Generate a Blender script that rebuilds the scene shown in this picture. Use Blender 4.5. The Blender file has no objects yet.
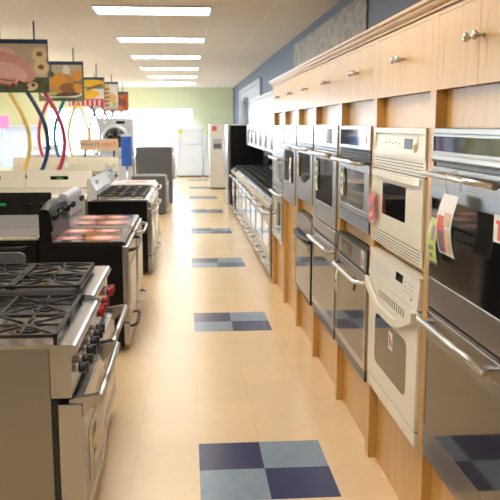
import bpy, bmesh, math, random
from mathutils import Vector, Matrix
random.seed(7)
SC = bpy.context.scene
COL = SC.collection
PI = math.pi

# ------------------------------------------------------------------ camera, world, exposure
cam_d = bpy.data.cameras.new('camera')
cam = bpy.data.objects.new('camera', cam_d)
COL.objects.link(cam)
cam.location = (-.3438, -3.3712, 1.5907)
cam.rotation_euler = (PI/2 - .1614, 0, -.0813)
cam_d.sensor_width = 36
cam_d.lens = 766.1/500*36
cam_d.clip_start = .05
cam_d.clip_end = 200
cam_d.dof.use_dof = True
cam_d.dof.focus_distance = 3.3
cam_d.dof.aperture_fstop = 7
SC.camera = cam
SC.view_settings.view_transform = 'Standard'
SC.view_settings.look = 'None'
SC.view_settings.gamma = 1
SC.view_settings.use_curve_mapping = False
SC.view_settings.exposure = 0.0
SC.cycles.sample_clamp_indirect = 8
SC.cycles.blur_glossy = 1.0
W = bpy.data.worlds.new('world')
SC.world = W
W.use_nodes = True
W.node_tree.nodes['Background'].inputs[0].default_value = (.72, .86, 1.0, 1)
W.node_tree.nodes['Background'].inputs[1].default_value = 17.0
LAMP = 17            # emission of the ceiling light panels
CEIL = 2.78
FAR = 21.6
LEFT = -8.0
NEAR = -6.0
RIGHT = 1.15

# ------------------------------------------------------------------ materials
MATS = {}
def nodes(name):
    m = bpy.data.materials.new(name)
    m.use_nodes = True
    MATS[name] = m
    nt = m.node_tree
    return m, nt, nt.nodes['Principled BSDF']

def mat(name, col, rough=.5, metal=0.0, ior=1.5, coat=0.0, emit=None, es=1.0, alpha=1.0, var=.05, scale=8.0):
    m, nt, p = nodes(name)
    p.inputs['Roughness'].default_value = rough
    p.inputs['Metallic'].default_value = metal
    p.inputs['IOR'].default_value = ior
    p.inputs['Coat Weight'].default_value = coat
    p.inputs['Coat Roughness'].default_value = .05
    tc = nt.nodes.new('ShaderNodeTexCoord')
    nz = nt.nodes.new('ShaderNodeTexNoise')
    nz.inputs['Scale'].default_value = scale
    mx = nt.nodes.new('ShaderNodeMix'); mx.data_type = 'RGBA'
    mx.inputs[6].default_value = tuple(c*(1-var) for c in col) + (1,)
    mx.inputs[7].default_value = tuple(min(1, c*(1+var)) for c in col) + (1,)
    nt.links.new(tc.outputs['Object'], nz.inputs['Vector'])
    nt.links.new(nz.outputs['Fac'], mx.inputs[0])
    nt.links.new(mx.outputs[2], p.inputs['Base Color'])
    if emit:
        p.inputs['Emission Color'].default_value = tuple(emit) + (1,)
        p.inputs['Emission Strength'].default_value = es
    if alpha < 1:
        p.inputs['Alpha'].default_value = alpha
    return m

def brushed(name, col, rough=.3):
    m, nt, p = nodes(name)
    p.inputs['Metallic'].default_value = 1
    tc = nt.nodes.new('ShaderNodeTexCoord')
    mp = nt.nodes.new('ShaderNodeMapping')
    mp.inputs['Scale'].default_value = (2, 90, 90)
    nz = nt.nodes.new('ShaderNodeTexNoise'); nz.inputs['Scale'].default_value = 6
    mx = nt.nodes.new('ShaderNodeMix'); mx.data_type = 'RGBA'
    mx.inputs[6].default_value = tuple(c*.97 for c in col) + (1,); mx.inputs[7].default_value = tuple(c*1.03 for c in col) + (1,)
    nt.links.new(nz.outputs['Fac'], mx.inputs[0]); nt.links.new(mx.outputs[2], p.inputs['Base Color'])
    nt.links.new(tc.outputs['Object'], mp.inputs[0])
    nt.links.new(mp.outputs[0], nz.inputs['Vector'])
    p.inputs['Roughness'].default_value = rough
    return m

def wood(name, c1, c2, rough=.33):
    m, nt, p = nodes(name)
    tc = nt.nodes.new('ShaderNodeTexCoord')
    mp = nt.nodes.new('ShaderNodeMapping')
    mp.inputs['Scale'].default_value = (14, 14, 1.1)
    nz = nt.nodes.new('ShaderNodeTexNoise')
    nz.inputs['Scale'].default_value = 3.0
    nz.inputs['Detail'].default_value = 6
    nz.inputs['Distortion'].default_value = .6
    cr = nt.nodes.new('ShaderNodeValToRGB')
    cr.color_ramp.elements[0].position = .3; cr.color_ramp.elements[0].color = c1 + (1,)
    cr.color_ramp.elements[1].position = .72; cr.color_ramp.elements[1].color = c2 + (1,)
    nt.links.new(tc.outputs['Object'], mp.inputs[0])
    nt.links.new(mp.outputs[0], nz.inputs['Vector'])
    nt.links.new(nz.outputs['Fac'], cr.inputs[0])
    nt.links.new(cr.outputs[0], p.inputs['Base Color'])
    p.inputs['Roughness'].default_value = rough
    p.inputs['Coat Weight'].default_value = .5
    p.inputs['Coat Roughness'].default_value = .3
    return m

M_steel = brushed('stainless', (.50, .505, .52), .27)
M_steel_b = brushed('stainless_taupe', (.30, .275, .25), .3)
M_steel_s = brushed('stainless_dim_side', (.36, .355, .35), .42)  # darker stainless copy: dim reflection on the range sides put into its colour
M_steel_d = brushed('stainless_dark', (.34, .33, .33), .3)
M_chrome = mat('chrome', (.66, .655, .65), .28, 1.0)
M_black = mat('black_enamel', (.004, .004, .004), .3, ior=1.38)
M_iron = mat('cast_iron', (.008, .008, .009), .5)
M_blackpl = mat('black_plastic', (.02, .02, .022), .35)
M_glass = mat('black_glass', (.010, .010, .011), .05, ior=1.75)
M_mirror = mat('mirror_glass', (.035, .033, .030), .05, ior=2.3)
M_bisque = mat('bisque_enamel', (.84, .78, .61), .3, coat=.3)
M_cream = mat('cream_enamel', (.85, .81, .71), .3, coat=.3)
M_white = mat('white_enamel', (.80, .84, .90), .3, coat=.3)
M_silver = mat('silver_panel', (.66, .70, .76), .3, .5)
M_grey = mat('dark_grey_enamel', (.13, .128, .13), .4)
M_lgrey = mat('light_grey_enamel', (.52, .52, .53), .4)
M_red = mat('red_knob', (.40, .012, .02), .3)
M_brass = mat('brass', (.62, .42, .15), .35, 1.0)
M_louver = mat('louver_blue_black', (.03, .045, .08), .3)
M_maple = wood('maple', (.59, .315, .08), (.69, .41, .13))
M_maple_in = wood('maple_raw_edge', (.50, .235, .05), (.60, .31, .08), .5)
M_wall_blue = mat('blue_paint', (.125, .155, .215), .7, scale=2)
M_wall_green = mat('green_paint', (.74, .76, .50), .75, scale=2)
M_wall_back = mat('dark_back_paint', (.17, .165, .16), .75, scale=2)  # unseen wall, coloured dark to dim what the steel reflects
M_trim = mat('white_trim', (.80, .82, .86), .4)
M_paper = mat('white_paper', (.85, .83, .80), .6)
M_yellow = mat('yellow_card', (.80, .77, .40), .6)
M_lime = mat('lime_card', (.58, .72, .05), .6)
M_redpaper = mat('red_card', (.72, .10, .08), .6)
M_clear = mat('clear_sleeve', (.9, .9, .92), .1, alpha=.10)
M_led = mat('green_led', (.01, .05, .01), .3, emit=(.1, .9, .15), es=.22)
M_lamp = mat('lamp_diffuser', (.9, .9, .9), .4, emit=(1, .95, .87), es=LAMP)
M_blue = mat('blue_panel', (.03, .12, .50), .4)
M_navy = mat('navy_tube', (.01, .045, .14), .3)
M_teal = mat('teal_tube', (.01, .17, .30), .3)
M_crimson = mat('crimson_tube', (.48, .035, .10), .3)
M_gold = mat('yellow_tube', (.82, .60, .16), .3)
M_pink = mat('pink_board', (.80, .22, .52), .5)
M_tan = mat('tan_board', (.74, .52, .34), .6)
M_string = mat('white_string', (.8, .76, .66), .7)
M_glow = mat('burner_print', (.62, .12, .10), .3)
M_glow2 = mat('burner_print_light', (.90, .66, .60), .3)
M_cook = mat('cooktop_glass', (.045, .042, .045), .07, ior=1.7)
M_cookg = mat('cooktop_glass_reflection', (.34, .325, .31), .15, ior=1.6)  # grey base colour stands in for the reflection on the glass
M_ink = mat('grey_ink', (.16, .15, .14), .5)

# glass pane: mostly clear with a reflection
m, nt, p = nodes('window_glass')
nt.nodes.remove(p)
tr = nt.nodes.new('ShaderNodeBsdfTransparent'); gl = nt.nodes.new('ShaderNodeBsdfGlossy'); gl.inputs['Roughness'].default_value = .02
mx = nt.nodes.new('ShaderNodeMixShader'); mx.inputs[0].default_value = .06
nt.links.new(tr.outputs[0], mx.inputs[1]); nt.links.new(gl.outputs[0], mx.inputs[2])
nt.links.new(mx.outputs[0], nt.nodes['Material Output'].inputs[0])
M_pane = m

# floor: 12-inch vinyl tiles with a 2x2 blue checker every ninth row along the aisle
def floor_mat():
    m, nt, p = nodes('vinyl_floor')
    N = nt.nodes.new; L = nt.links.new
    tc = N('ShaderNodeTexCoord'); sp = N('ShaderNodeSeparateXYZ')
    L(tc.outputs['Object'], sp.inputs[0])
    S = .3048
    def mth(op, a, b=None):
        n = N('ShaderNodeMath'); n.operation = op
        for i, v in enumerate((a, b)):
            if v is None: continue
            if isinstance(v, (int, float)): n.inputs[i].default_value = v
            else: L(v, n.inputs[i])
        return n.outputs[0]
    tx = mth('DIVIDE', sp.outputs[0], S); ty = mth('DIVIDE', sp.outputs[1], S)
    cx = mth('FLOOR', tx); cy = mth('FLOOR', ty)
    ym = mth('FLOORED_MODULO', mth('ADD', cy, 1), 9)
    iny = mth('LESS_THAN', ym, 1.5)
    inx = mth('MULTIPLY', mth('GREATER_THAN', cx, -1.5), mth('LESS_THAN', cx, .5))
    chk = mth('MULTIPLY', inx, iny)
    par = mth('FLOORED_MODULO', mth('ADD', mth('ADD', cx, ym), 1), 2)   # 1 = navy at (-1, upper) and (0, lower)
    nz = N('ShaderNodeTexNoise'); nz.inputs['Scale'].default_value = 9; nz.inputs['Detail'].default_value = 5
    nz.inputs['Distortion'].default_value = 1.5
    L(tc.outputs['Object'], nz.inputs['Vector'])
    def ramp(a, b):
        r = N('ShaderNodeMix'); r.data_type = 'RGBA'
        r.inputs[6].default_value = a + (1,); r.inputs[7].default_value = b + (1,)
        L(nz.outputs['Fac'], r.inputs[0]); return r.outputs[2]
    beige = ramp((.80, .60, .355), (.87, .665, .41))
    navy = ramp((.005, .012, .085), (.014, .028, .13))
    slate = ramp((.16, .24, .34), (.29, .37, .46))
    def mix(f, a, b):
        r = N('ShaderNodeMix'); r.data_type = 'RGBA'; L(f, r.inputs[0]); L(a, r.inputs[6]); L(b, r.inputs[7]); return r.outputs[2]
    # per-tile value change
    wn = N('ShaderNodeTexWhiteNoise'); cb = N('ShaderNodeCombineXYZ'); L(cx, cb.inputs[0]); L(cy, cb.inputs[1]); L(cb.outputs[0], wn.inputs['Vector'])
    hv = N('ShaderNodeHueSaturation'); L(mth('ADD', mth('MULTIPLY', wn.outputs['Value'], .05), .975), hv.inputs['Value']); L(beige, hv.inputs['Color'])
    col = mix(chk, hv.outputs[0], mix(par, slate, navy))
    fx = mth('FRACT', tx); fy = mth('FRACT', ty)
    def edge(f): return mth('LESS_THAN', mth('MINIMUM', f, mth('SUBTRACT', 1, f)), .006)
    seam = mth('MAXIMUM', edge(fx), edge(fy))
    seam = mth('MULTIPLY', seam, .13)
    dk = N('ShaderNodeRGB'); dk.outputs[0].default_value = (.30, .23, .15, 1)
    col = mix(seam, col, dk.outputs[0])
    L(col, p.inputs['Base Color'])
    n2 = N('ShaderNodeTexNoise'); n2.inputs['Scale'].default_value = 2.5; p.inputs['IOR'].default_value = 1.36; L(tc.outputs['Object'], n2.inputs['Vector'])
    L(mth('ADD', mth('MULTIPLY', n2.outputs['Fac'], .10), .20), p.inputs['Roughness'])
    bp = N('ShaderNodeBump'); bp.inputs['Strength'].default_value = .03; bp.inputs['Distance'].default_value = .01
    n3 = N('ShaderNodeTexNoise'); n3.inputs['Scale'].default_value = 25; L(tc.outputs['Object'], n3.inputs['Vector'])
    L(n3.outputs['Fac'], bp.inputs['Height']); L(bp.outputs[0], p.inputs['Normal'])
    return m
M_floor = floor_mat()

def ceiling_mat():
    m, nt, p = nodes('ceiling_tiles')
    N = nt.nodes.new; L = nt.links.new
    tc = N('ShaderNodeTexCoord'); sp = N('ShaderNodeSeparateXYZ'); L(tc.outputs['Object'], sp.inputs[0])
    def mth(op, a, b=None):
        n = N('ShaderNodeMath'); n.operation = op
        for i, v in enumerate((a, b)):
            if v is None: continue
            if isinstance(v, (int, float)): n.inputs[i].default_value = v
            else: L(v, n.inputs[i])
        return n.outputs[0]
    def line(s, off, per, wd):
        f = mth('FRACT', mth('DIVIDE', mth('SUBTRACT', s, off), per))
        return mth('LESS_THAN', mth('MINIMUM', f, mth('SUBTRACT', 1, f)), wd/per)
    tee = mth('MAXIMUM', line(sp.outputs[0], -.07, .61, .011), line(sp.outputs[1], 4.79, .915, .011))
    score = mth('MAXIMUM', line(sp.outputs[1], 4.79, .305, .006), line(sp.outputs[0], -.07, .305, .0))
    nz = N('ShaderNodeTexNoise'); nz.inputs['Scale'].default_value = 60; L(tc.outputs['Object'], nz.inputs['Vector'])
    base = N('ShaderNodeMix'); base.data_type = 'RGBA'
    base.inputs[6].default_value = (.76, .69, .60, 1); base.inputs[7].default_value = (.82, .76, .67, 1); L(nz.outputs['Fac'], base.inputs[0])
    a = N('ShaderNodeMix'); a.data_type = 'RGBA'; L(mth('MULTIPLY', score, .35), a.inputs[0]); L(base.outputs[2], a.inputs[6]); a.inputs[7].default_value = (.25, .22, .19, 1)
    b = N('ShaderNodeMix'); b.data_type = 'RGBA'; L(tee, b.inputs[0]); L(a.outputs[2], b.inputs[6]); b.inputs[7].default_value = (.82, .80, .78, 1)
    L(b.outputs[2], p.inputs['Base Color']); p.inputs['Roughness'].default_value = .8
    return m
M_ceil = ceiling_mat()

def mural_mat():
    m, nt, p = nodes('mural_print')
    N = nt.nodes.new; L = nt.links.new
    tc = N('ShaderNodeTexCoord'); mp = N('ShaderNodeMapping'); mp.inputs['Scale'].default_value = (1, 1.2, 3)
    nz = N('ShaderNodeTexNoise'); nz.inputs['Scale'].default_value = 2.2; nz.inputs['Detail'].default_value = 8; nz.inputs['Distortion'].default_value = 2.5
    cr = N('ShaderNodeValToRGB')
    for i, (ps, c) in enumerate(((.30, (.17, .17, .17)), (.5, (.29, .27, .245)), (.70, (.38, .35, .31)))):
        e = cr.color_ramp.elements[i] if i < 2 else cr.color_ramp.elements.new(ps)
        e.position = ps; e.color = c + (1,)
    L(tc.outputs['Object'], mp.inputs[0]); L(mp.outputs[0], nz.inputs['Vector']); L(nz.outputs['Fac'], cr.inputs[0]); L(cr.outputs[0], p.inputs['Base Color'])
    p.inputs['Roughness'].default_value = .6
    return m
M_mural = mural_mat()

# ------------------------------------------------------------------ mesh helpers
class B:
    """collects shapes in one mesh; materials by slot"""
    def __init__(s): s.bm = bmesh.new(); s.mats = []
    def slot(s, m):
        if m not in s.mats: s.mats.append(m)
        return s.mats.index(m)
    def _fin(s, verts, m, smooth=False):
        i = s.slot(m); vs = set(verts)
        for f in {f for v in verts for f in v.link_faces}:
            f.material_index = i; f.smooth = smooth
    def box(s, x0, x1, y0, y1, z0, z1, m, bev=0.0, seg=2):
        r = bmesh.ops.create_cube(s.bm, size=1)
        vs = r['verts']
        for v in vs:
            v.co = Vector(((x0+x1)/2 + v.co.x*(x1-x0), (y0+y1)/2 + v.co.y*(y1-y0), (z0+z1)/2 + v.co.z*(z1-z0)))
        if bev > 0:
            es = list({e for v in vs for e in v.link_edges})
            r = bmesh.ops.bevel(s.bm, geom=es, offset=bev, segments=seg, profile=.5, affect='EDGES')
            fs = set(r['faces']); vs = list({v for f in fs for v in f.verts})
            i = s.slot(m)
            for f in {f for v in vs for f in v.link_faces}:
                f.material_index = i; f.smooth = f in fs and False
            return s
        s._fin(vs, m); return s
    def prism(s, pts, axis, a, b, m, smooth=False):
        """closed 2-D outline extruded along axis from a to b. axis 'x': pts=(y,z); 'y': pts=(x,z); 'z': pts=(x,y)"""
        def P(p, t):
            return {'x': (t, p[0], p[1]), 'y': (p[0], t, p[1]), 'z': (p[0], p[1], t)}[axis]
        va = [s.bm.verts.new(P(p, a)) for p in pts]; vb = [s.bm.verts.new(P(p, b)) for p in pts]
        i = s.slot(m); n = len(pts); fs = []
        fs.append(s.bm.faces.new(va)); fs.append(s.bm.faces.new(list(reversed(vb))))
        for k in range(n):
            f = s.bm.faces.new((va[k], vb[k], vb[(k+1) % n], va[(k+1) % n])); f.smooth = smooth; fs.append(f)
        for f in fs: f.material_index = i
        bmesh.ops.recalc_face_normals(s.bm, faces=fs)
        return s
    def rrect(s, x0, x1, z0, z1, y0, y1, r, m, seg=5):
        pts = []
        for cx, cz, a0 in ((x1-r, z1-r, 0), (x0+r, z1-r, 90), (x0+r, z0+r, 180), (x1-r, z0+r, 270)):
            for k in range(seg+1):
                a = math.radians(a0 + 90*k/seg); pts.append((cx + r*math.cos(a), cz + r*math.sin(a)))
        return s.prism(pts, 'y', y0, y1, m)
    def ring(s, x0, x1, z0, z1, y0, y1, t, m):
        """rectangular frame in the XZ plane"""
        s.box(x0, x1, y0, y1, z1-t, z1, m); s.box(x0, x1, y0, y1, z0, z0+t, m)
        s.box(x0, x0+t, y0, y1, z0+t, z1-t, m); s.box(x1-t, x1, y0, y1, z0+t, z1-t, m); return s
    def cyl(s, p, q, r, m, n=16, r2=None):
        p, q = Vector(p), Vector(q); d = q - p
        M = Matrix.Translation((p+q)/2) @ d.to_track_quat('Z', 'Y').to_matrix().to_4x4()
        res = bmesh.ops.create_cone(s.bm, cap_ends=True, segments=n, radius1=r, radius2=r if r2 is None else r2, depth=d.length, matrix=M)
        i = s.slot(m)
        for f in {f for v in res['verts'] for f in v.link_faces}:
            f.material_index = i; f.smooth = len(f.verts) == 4
        return s
    def tube(s, pts, r, m, n=10, cap=True, flat=None):
        """swept tube through points; flat=(ra, rb) gives an oval section"""
        pts = [Vector(p) for p in pts]; i = s.slot(m); rings = []
        up = None
        for k, p in enumerate(pts):
            t = (pts[min(k+1, len(pts)-1)] - pts[max(k-1, 0)]).normalized()
            if up is None:
                up = Vector((0, 0, 1)) if abs(t.z) < .9 else Vector((1, 0, 0))
            a = t.cross(up).normalized(); b = a.cross(t).normalized(); up = b
            ra, rb = flat if flat else (r, r)
            rings.append([s.bm.verts.new(p + a*ra*math.cos(2*PI*j/n) + b*rb*math.sin(2*PI*j/n)) for j in range(n)])
        fs = []
        for k in range(len(rings)-1):
            for j in range(n):
                f = s.bm.faces.new((rings[k][j], rings[k][(j+1) % n], rings[k+1][(j+1) % n], rings[k+1][j])); f.smooth = True; fs.append(f)
        if cap:
            fs.append(s.bm.faces.new(list(reversed(rings[0])))); fs.append(s.bm.faces.new(rings[-1]))
        for f in fs: f.material_index = i
        bmesh.ops.recalc_face_normals(s.bm, faces=fs)
        return s
    def ball(s, c, r, m, sc=(1, 1, 1), n=12):
        res = bmesh.ops.create_uvsphere(s.bm, u_segments=n, v_segments=max(6, n//2+2), radius=r, matrix=Matrix.Translation(c) @ Matrix.Diagonal(Vector(sc).to_4d()))
        s._fin(res['verts'], m, True); return s
    def lathe(s, prof, c, axis, m, n=16):
        """prof = [(r, t)] spun about axis vector through c"""
        ax = Vector(axis).normalized(); q = ax.to_track_quat('Z', 'Y'); i = s.slot(m); rings = []
        for r, t in prof:
            rings.append([s.bm.verts.new(Vector(c) + q @ Vector((max(r, 1e-5)*math.cos(2*PI*j/n), max(r, 1e-5)*math.sin(2*PI*j/n), t))) for j in range(n)])
        fs = []
        for k in range(len(rings)-1):
            for j in range(n):
                f = s.bm.faces.new((rings[k][j], rings[k][(j+1) % n], rings[k+1][(j+1) % n], rings[k+1][j])); f.smooth = True; fs.append(f)
        fs.append(s.bm.faces.new(list(reversed(rings[0])))); fs.append(s.bm.faces.new(rings[-1]))
        for f in fs: f.material_index = i
        bmesh.ops.recalc_face_normals(s.bm, faces=fs); return s
    def torus(s, c, R, r, axis, m, n=20, k=8):
        q = Vector(axis).normalized().to_track_quat('Z', 'Y'); c = Vector(c); i = s.slot(m)
        g = [[s.bm.verts.new(c + q @ Vector(((R + r*math.cos(2*PI*b/k))*math.cos(2*PI*a/n), (R + r*math.cos(2*PI*b/k))*math.sin(2*PI*a/n), r*math.sin(2*PI*b/k)))) for b in range(k)] for a in range(n)]
        for a in range(n):
            for b in range(k):
                f = s.bm.faces.new((g[a][b], g[(a+1) % n][b], g[(a+1) % n][(b+1) % k], g[a][(b+1) % k])); f.smooth = True; f.material_index = i
        return s
    def go(s, name, parent=None, label=None):
        me = bpy.data.meshes.new(name); s.bm.normal_update(); s.bm.to_mesh(me); s.bm.free()
        for m in s.mats: me.materials.append(m)
        o = bpy.data.objects.new(name, me); COL.objects.link(o)
        if parent: o.parent = parent
        if label: o['label'] = label
        return o

def thing(name, label, cat, loc=(0, 0, 0), rz=0, group=None):
    o = bpy.data.objects.new(name, None); COL.objects.link(o)
    o.location = loc; o.rotation_euler = (0, 0, rz); o.empty_display_size = .1
    o['label'] = label; o['category'] = cat
    if group: o['group'] = group
    return o
def tag(o, label, cat, group=None):
    o['label'] = label; o['category'] = cat
    if group: o['group'] = group
    return o
def struct(b, name, parent=None):
    o = b.go(name, parent)
    if not parent: o['kind'] = 'structure'
    return o
def kids(o):
    return [c for c in bpy.data.objects if c.parent == o]
def dup(root, loc, label, rz=None, group=None):
    def cp(o, par):
        c = o.copy(); COL.objects.link(c)
        if par: c.parent = par
        for k in kids(o): cp(k, c)
        return c
    r = cp(root, None); r.location = loc; r['label'] = label
    if rz is not None: r.rotation_euler = (0, 0, rz)
    if group: r['group'] = group
    return r
def text(s, size, loc, rot, m, name='lettering', parent=None, depth=.001):
    cu = bpy.data.curves.new(name, 'FONT'); cu.body = s; cu.size = size; cu.extrude = depth; cu.align_x = 'CENTER'; cu.align_y = 'CENTER'
    t = bpy.data.objects.new('tmp', cu); COL.objects.link(t)
    bpy.context.view_layer.update()
    me = bpy.data.meshes.new_from_object(t.evaluated_get(bpy.context.evaluated_depsgraph_get()))
    bpy.data.objects.remove(t)
    me.materials.clear(); me.materials.append(m)
    o = bpy.data.objects.new(name, me); COL.objects.link(o); o.location = loc; o.rotation_euler = rot
    if parent: o.parent = parent
    return o
R_LEFT = PI/2      # front towards +X (appliances of the left row)
R_RIGHT = -PI/2    # front towards -X (right wall)

# ------------------------------------------------------------------ the room
fl = B().box(LEFT-.2, RIGHT+.2, NEAR-.2, FAR+.2, -.1, 0, M_floor); struct(fl, 'floor')
struct(B().box(LEFT-.2, RIGHT+.2, NEAR-.2, FAR+.2, CEIL, CEIL+.1, M_ceil), 'ceiling')
struct(B().box(RIGHT, RIGHT+.2, NEAR-.2, FAR+.2, 0, CEIL, M_wall_blue), 'wall_right')
struct(B().box(LEFT, RIGHT, NEAR-.2, NEAR, 0, CEIL, M_wall_back), 'wall_back')
# far wall with two window openings
WA = (-4.75, -.14, .60, 2.13)
WB = (LEFT+.3, -4.95, .30, 1.55)
b = B()
b.box(LEFT, RIGHT, FAR, FAR+.2, WA[3], CEIL, M_wall_green)
b.box(WA[1], RIGHT, FAR, FAR+.2, 0, WA[3], M_wall_green)
b.box(WA[0], WA[1], FAR, FAR+.2, 0, WA[2], M_wall_green)
b.box(WB[1], WA[0], FAR, FAR+.2, 0, WA[3], M_wall_green)
b.box(LEFT, WB[1], FAR, FAR+.2, WB[3], WA[3], M_wall_green)
b.box(WB[0], WB[1], FAR, FAR+.2, 0, WB[2], M_wall_green)
b.box(LEFT, WB[0], FAR, FAR+.2, 0, WB[3], M_wall_green)
struct(b, 'wall_far')
def window(n, x0, x1, z0, z1, y, mull):
    f = B(); t = .05
    f.ring(x0, x1, z0, z1, y+.05, y+.12, t, M_trim)
    for k in range(1, mull):
        xx = x0 + (x1-x0)*k/mull
        f.box(xx-.02, xx+.02, y+.05, y+.12, z0+t, z1-t, M_trim)
    w = struct(f, 'window_%d' % n); w['kind'] = 'structure'
    B().box(x0+t, x1-t, y+.08, y+.086, z0+t, z1-t, M_pane).go('window_pane', w)
    return w
window(1, *WA, FAR, 4)
window(2, *WB, FAR, 8)
# left wall: out-of-view window openings, added as daylight fill
b = B()
LW = [(7.0, 12.0), (12.5, 17.3)]
b.box(LEFT-.2, LEFT, NEAR, FAR, 0, .35, M_wall_green)
b.box(LEFT-.2, LEFT, NEAR, FAR, 2.2, CEIL, M_wall_green)
ys = [NEAR] + [v for p_ in LW for v in p_] + [FAR]
for k in range(0, len(ys), 2):
    b.box(LEFT-.2, LEFT, ys[k], ys[k+1], .35, 2.2, M_wall_green)
struct(b, 'wall_left')
for k, (y0, y1) in enumerate(LW):
    f = B(); t = .05
    for (a0, a1, c0, c1) in ((y0, y1, .35, .40), (y0, y1, 2.15, 2.2), (y0, y0+t, .4, 2.15), (y1-t, y1, .4, 2.15), ((y0+y1)/2-.03, (y0+y1)/2+.03, .4, 2.15)):
        f.box(LEFT-.12, LEFT-.05, a0, a1, c0, c1, M_trim)
    w = struct(f, 'window_%d' % (k+3))  # added window, never in view, lets daylight in
    B().box(LEFT-.09, LEFT-.084, y0+t, y1-t, .40, 2.15, M_pane).go('window_pane', w)
m, nt, p = nodes('blind_fabric')
tl_ = nt.nodes.new('ShaderNodeBsdfTranslucent'); tl_.inputs['Color'].default_value = (.55, .60, .70, 1)
mx = nt.nodes.new('ShaderNodeMixShader'); mx.inputs[0].default_value = .35
p.inputs['Base Color'].default_value = (.70, .72, .80, 1)
nt.links.new(p.outputs[0], mx.inputs[1]); nt.links.new(tl_.outputs[0], mx.inputs[2]); nt.links.new(mx.outputs[0], nt.nodes['Material Output'].inputs[0])
M_blind = m
t = thing('vertical_blind', 'pale blue vertical slat blind hanging in the far left window', 'blind', ((WB[0]+WB[1])/2, FAR-.06, WB[3]))
hw = (WB[1]-WB[0])/2
B().box(-hw, hw, -.03, .03, -.01, .05, M_trim).go('head_rail', t)
b = B(); n_ = int(hw*2/.11)
for k in range(n_):
    x_ = -hw+.055+k*.11
    pts = [(x_-.055, -.018), (x_-.055, -.016), (x_+.055, .02), (x_+.055, .018)]
    b.prism(pts, 'z', -(WB[3]-WB[2]), -.01, M_blind)
b.go('slats', t)
# outside ground
M_out = mat('outside_paving', (.55, .55, .55), .8)
o = struct(B().box(-30, 30, -20, 45, -.4, -.12, M_out), 'ground')
# daylight portals of the windows
def portal(loc, rot, sx, sy):
    d = bpy.data.lights.new('daylight', 'AREA'); d.shape = 'RECTANGLE'; d.size = sx; d.size_y = sy; d.cycles.is_portal = True
    o = bpy.data.objects.new('daylight', d); COL.objects.link(o); o.location = loc; o.rotation_euler = rot
for w in (WA, WB):
    portal(((w[0]+w[1])/2, FAR+.15, (w[2]+w[3])/2), (-PI/2, 0, 0), w[1]-w[0], w[3]-w[2])
for y0, y1 in LW:
    portal((LEFT-.15, (y0+y1)/2, 1.27), (0, -PI/2, 0), 1.85, y1-y0)
# wall base on the right and far side
struct(B().box(RIGHT-.015, RIGHT, 11.0, FAR, 0, .09, M_trim), 'baseboard_right')
struct(B().box(LEFT, RIGHT-.02, FAR-.015, FAR, 0, .09, M_trim), 'baseboard_far')

# ceiling light panels
def light_panel(loc, label, first=[None]):
    if first[0] is None:
        t = thing('ceiling_light', label, 'ceiling light', loc, 0, 'recessed ceiling lights')
        f = B(); f.ring(-.61, .61, -.275, .275, 0, .02, .022, M_trim)   # built in XZ, laid flat below
        for v in f.bm.verts: v.co = Vector((v.co.x, v.co.z, -v.co.y - .001))
        for k in range(1, 4): f.box(-.61+1.22*k/4-.006, -.61+1.22*k/4+.006, -.25, .25, -.014, -.002, M_trim)
        f.go('frame', t)
        B().box(-.588, .588, -.253, .253, -.008, -.001, M_lamp).go('diffuser', t)
        first[0] = t; return t
    return dup(first[0], loc, label)
names = {0: 'nearest recessed ceiling light over the aisle, cut by the top of the picture',
         1: 'second recessed ceiling light from the front over the aisle', 2: 'third recessed ceiling light from the front over the aisle',
         3: 'fourth recessed ceiling light from the front over the aisle', 4: 'fifth recessed ceiling light from the front over the aisle',
         5: 'farthest recessed ceiling light over the aisle, near the green wall'}
for k in range(6):
    light_panel((-.68, 4.94+2.755*k, CEIL), names[k])
for k in range(3):
    light_panel((-.68, 5.05-2.745*(k+1), CEIL), 'recessed ceiling light above the camera side of the aisle')
for k in range(5):
    light_panel((-4.34, 5.05+5.49*(k-1.5), CEIL), 'recessed ceiling light over the far left rows')

# mural and niche on the blue wall
t = B().box(RIGHT-.02, RIGHT-.001, 3.03, 7.35, 1.97, 2.665, M_mural).go('wall_mural'); tag(t, 'grey abstract mural panel on the blue wall above the cabinets', 'mural')
M_relief = mat('grey_plaster', (.42, .45, .50), .6)
t = thing('wall_relief', 'white framed relief with a column on the blue wall above the white cabinets', 'wall decoration', (RIGHT-.001, 15, 1.55))
b = B()
for (a0, a1, c0, c1) in ((-3, 3, .88, .97), (-3, -2.6, 0, .88), (2.6, 3, 0, .88)):
    b.box(-.05, 0, a0, a1, c0, c1, M_relief)
b.go('frame', t)
B().box(-.015, 0, -2.6, 2.6, 0, .88, M_relief).go('panel', t)
B().cyl((-.07, .6, 0), (-.07, .6, .62), .14, M_relief, 16).box(-.14, -.02, .25, .95, .62, .70, M_relief).box(-.14, -.02, .35, .85, .55, .62, M_relief).go('column', t)

# ------------------------------------------------------------------ right wall: maple oven cabinets
XF = .51
STILES = [(-1.575, -1.505), (-.756, -.69), (.075, .145), (.87, .935), (1.726, 1.79), (2.535, 2.60), (3.355, 3.42), (4.21, 4.30)]
ZD0, ZD1 = 1.71, 1.955
cab_words = ['around the nearest stainless double oven', 'around the two bisque and cream ovens', 'around the pair of ovens with the blue louvers',
             'around the oven with a long bar handle and round emblem', 'around the arched-window oven, fifth from the front',
             'around the single stainless oven over a plain wood base', 'last of the run, beside the low range row']
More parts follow.
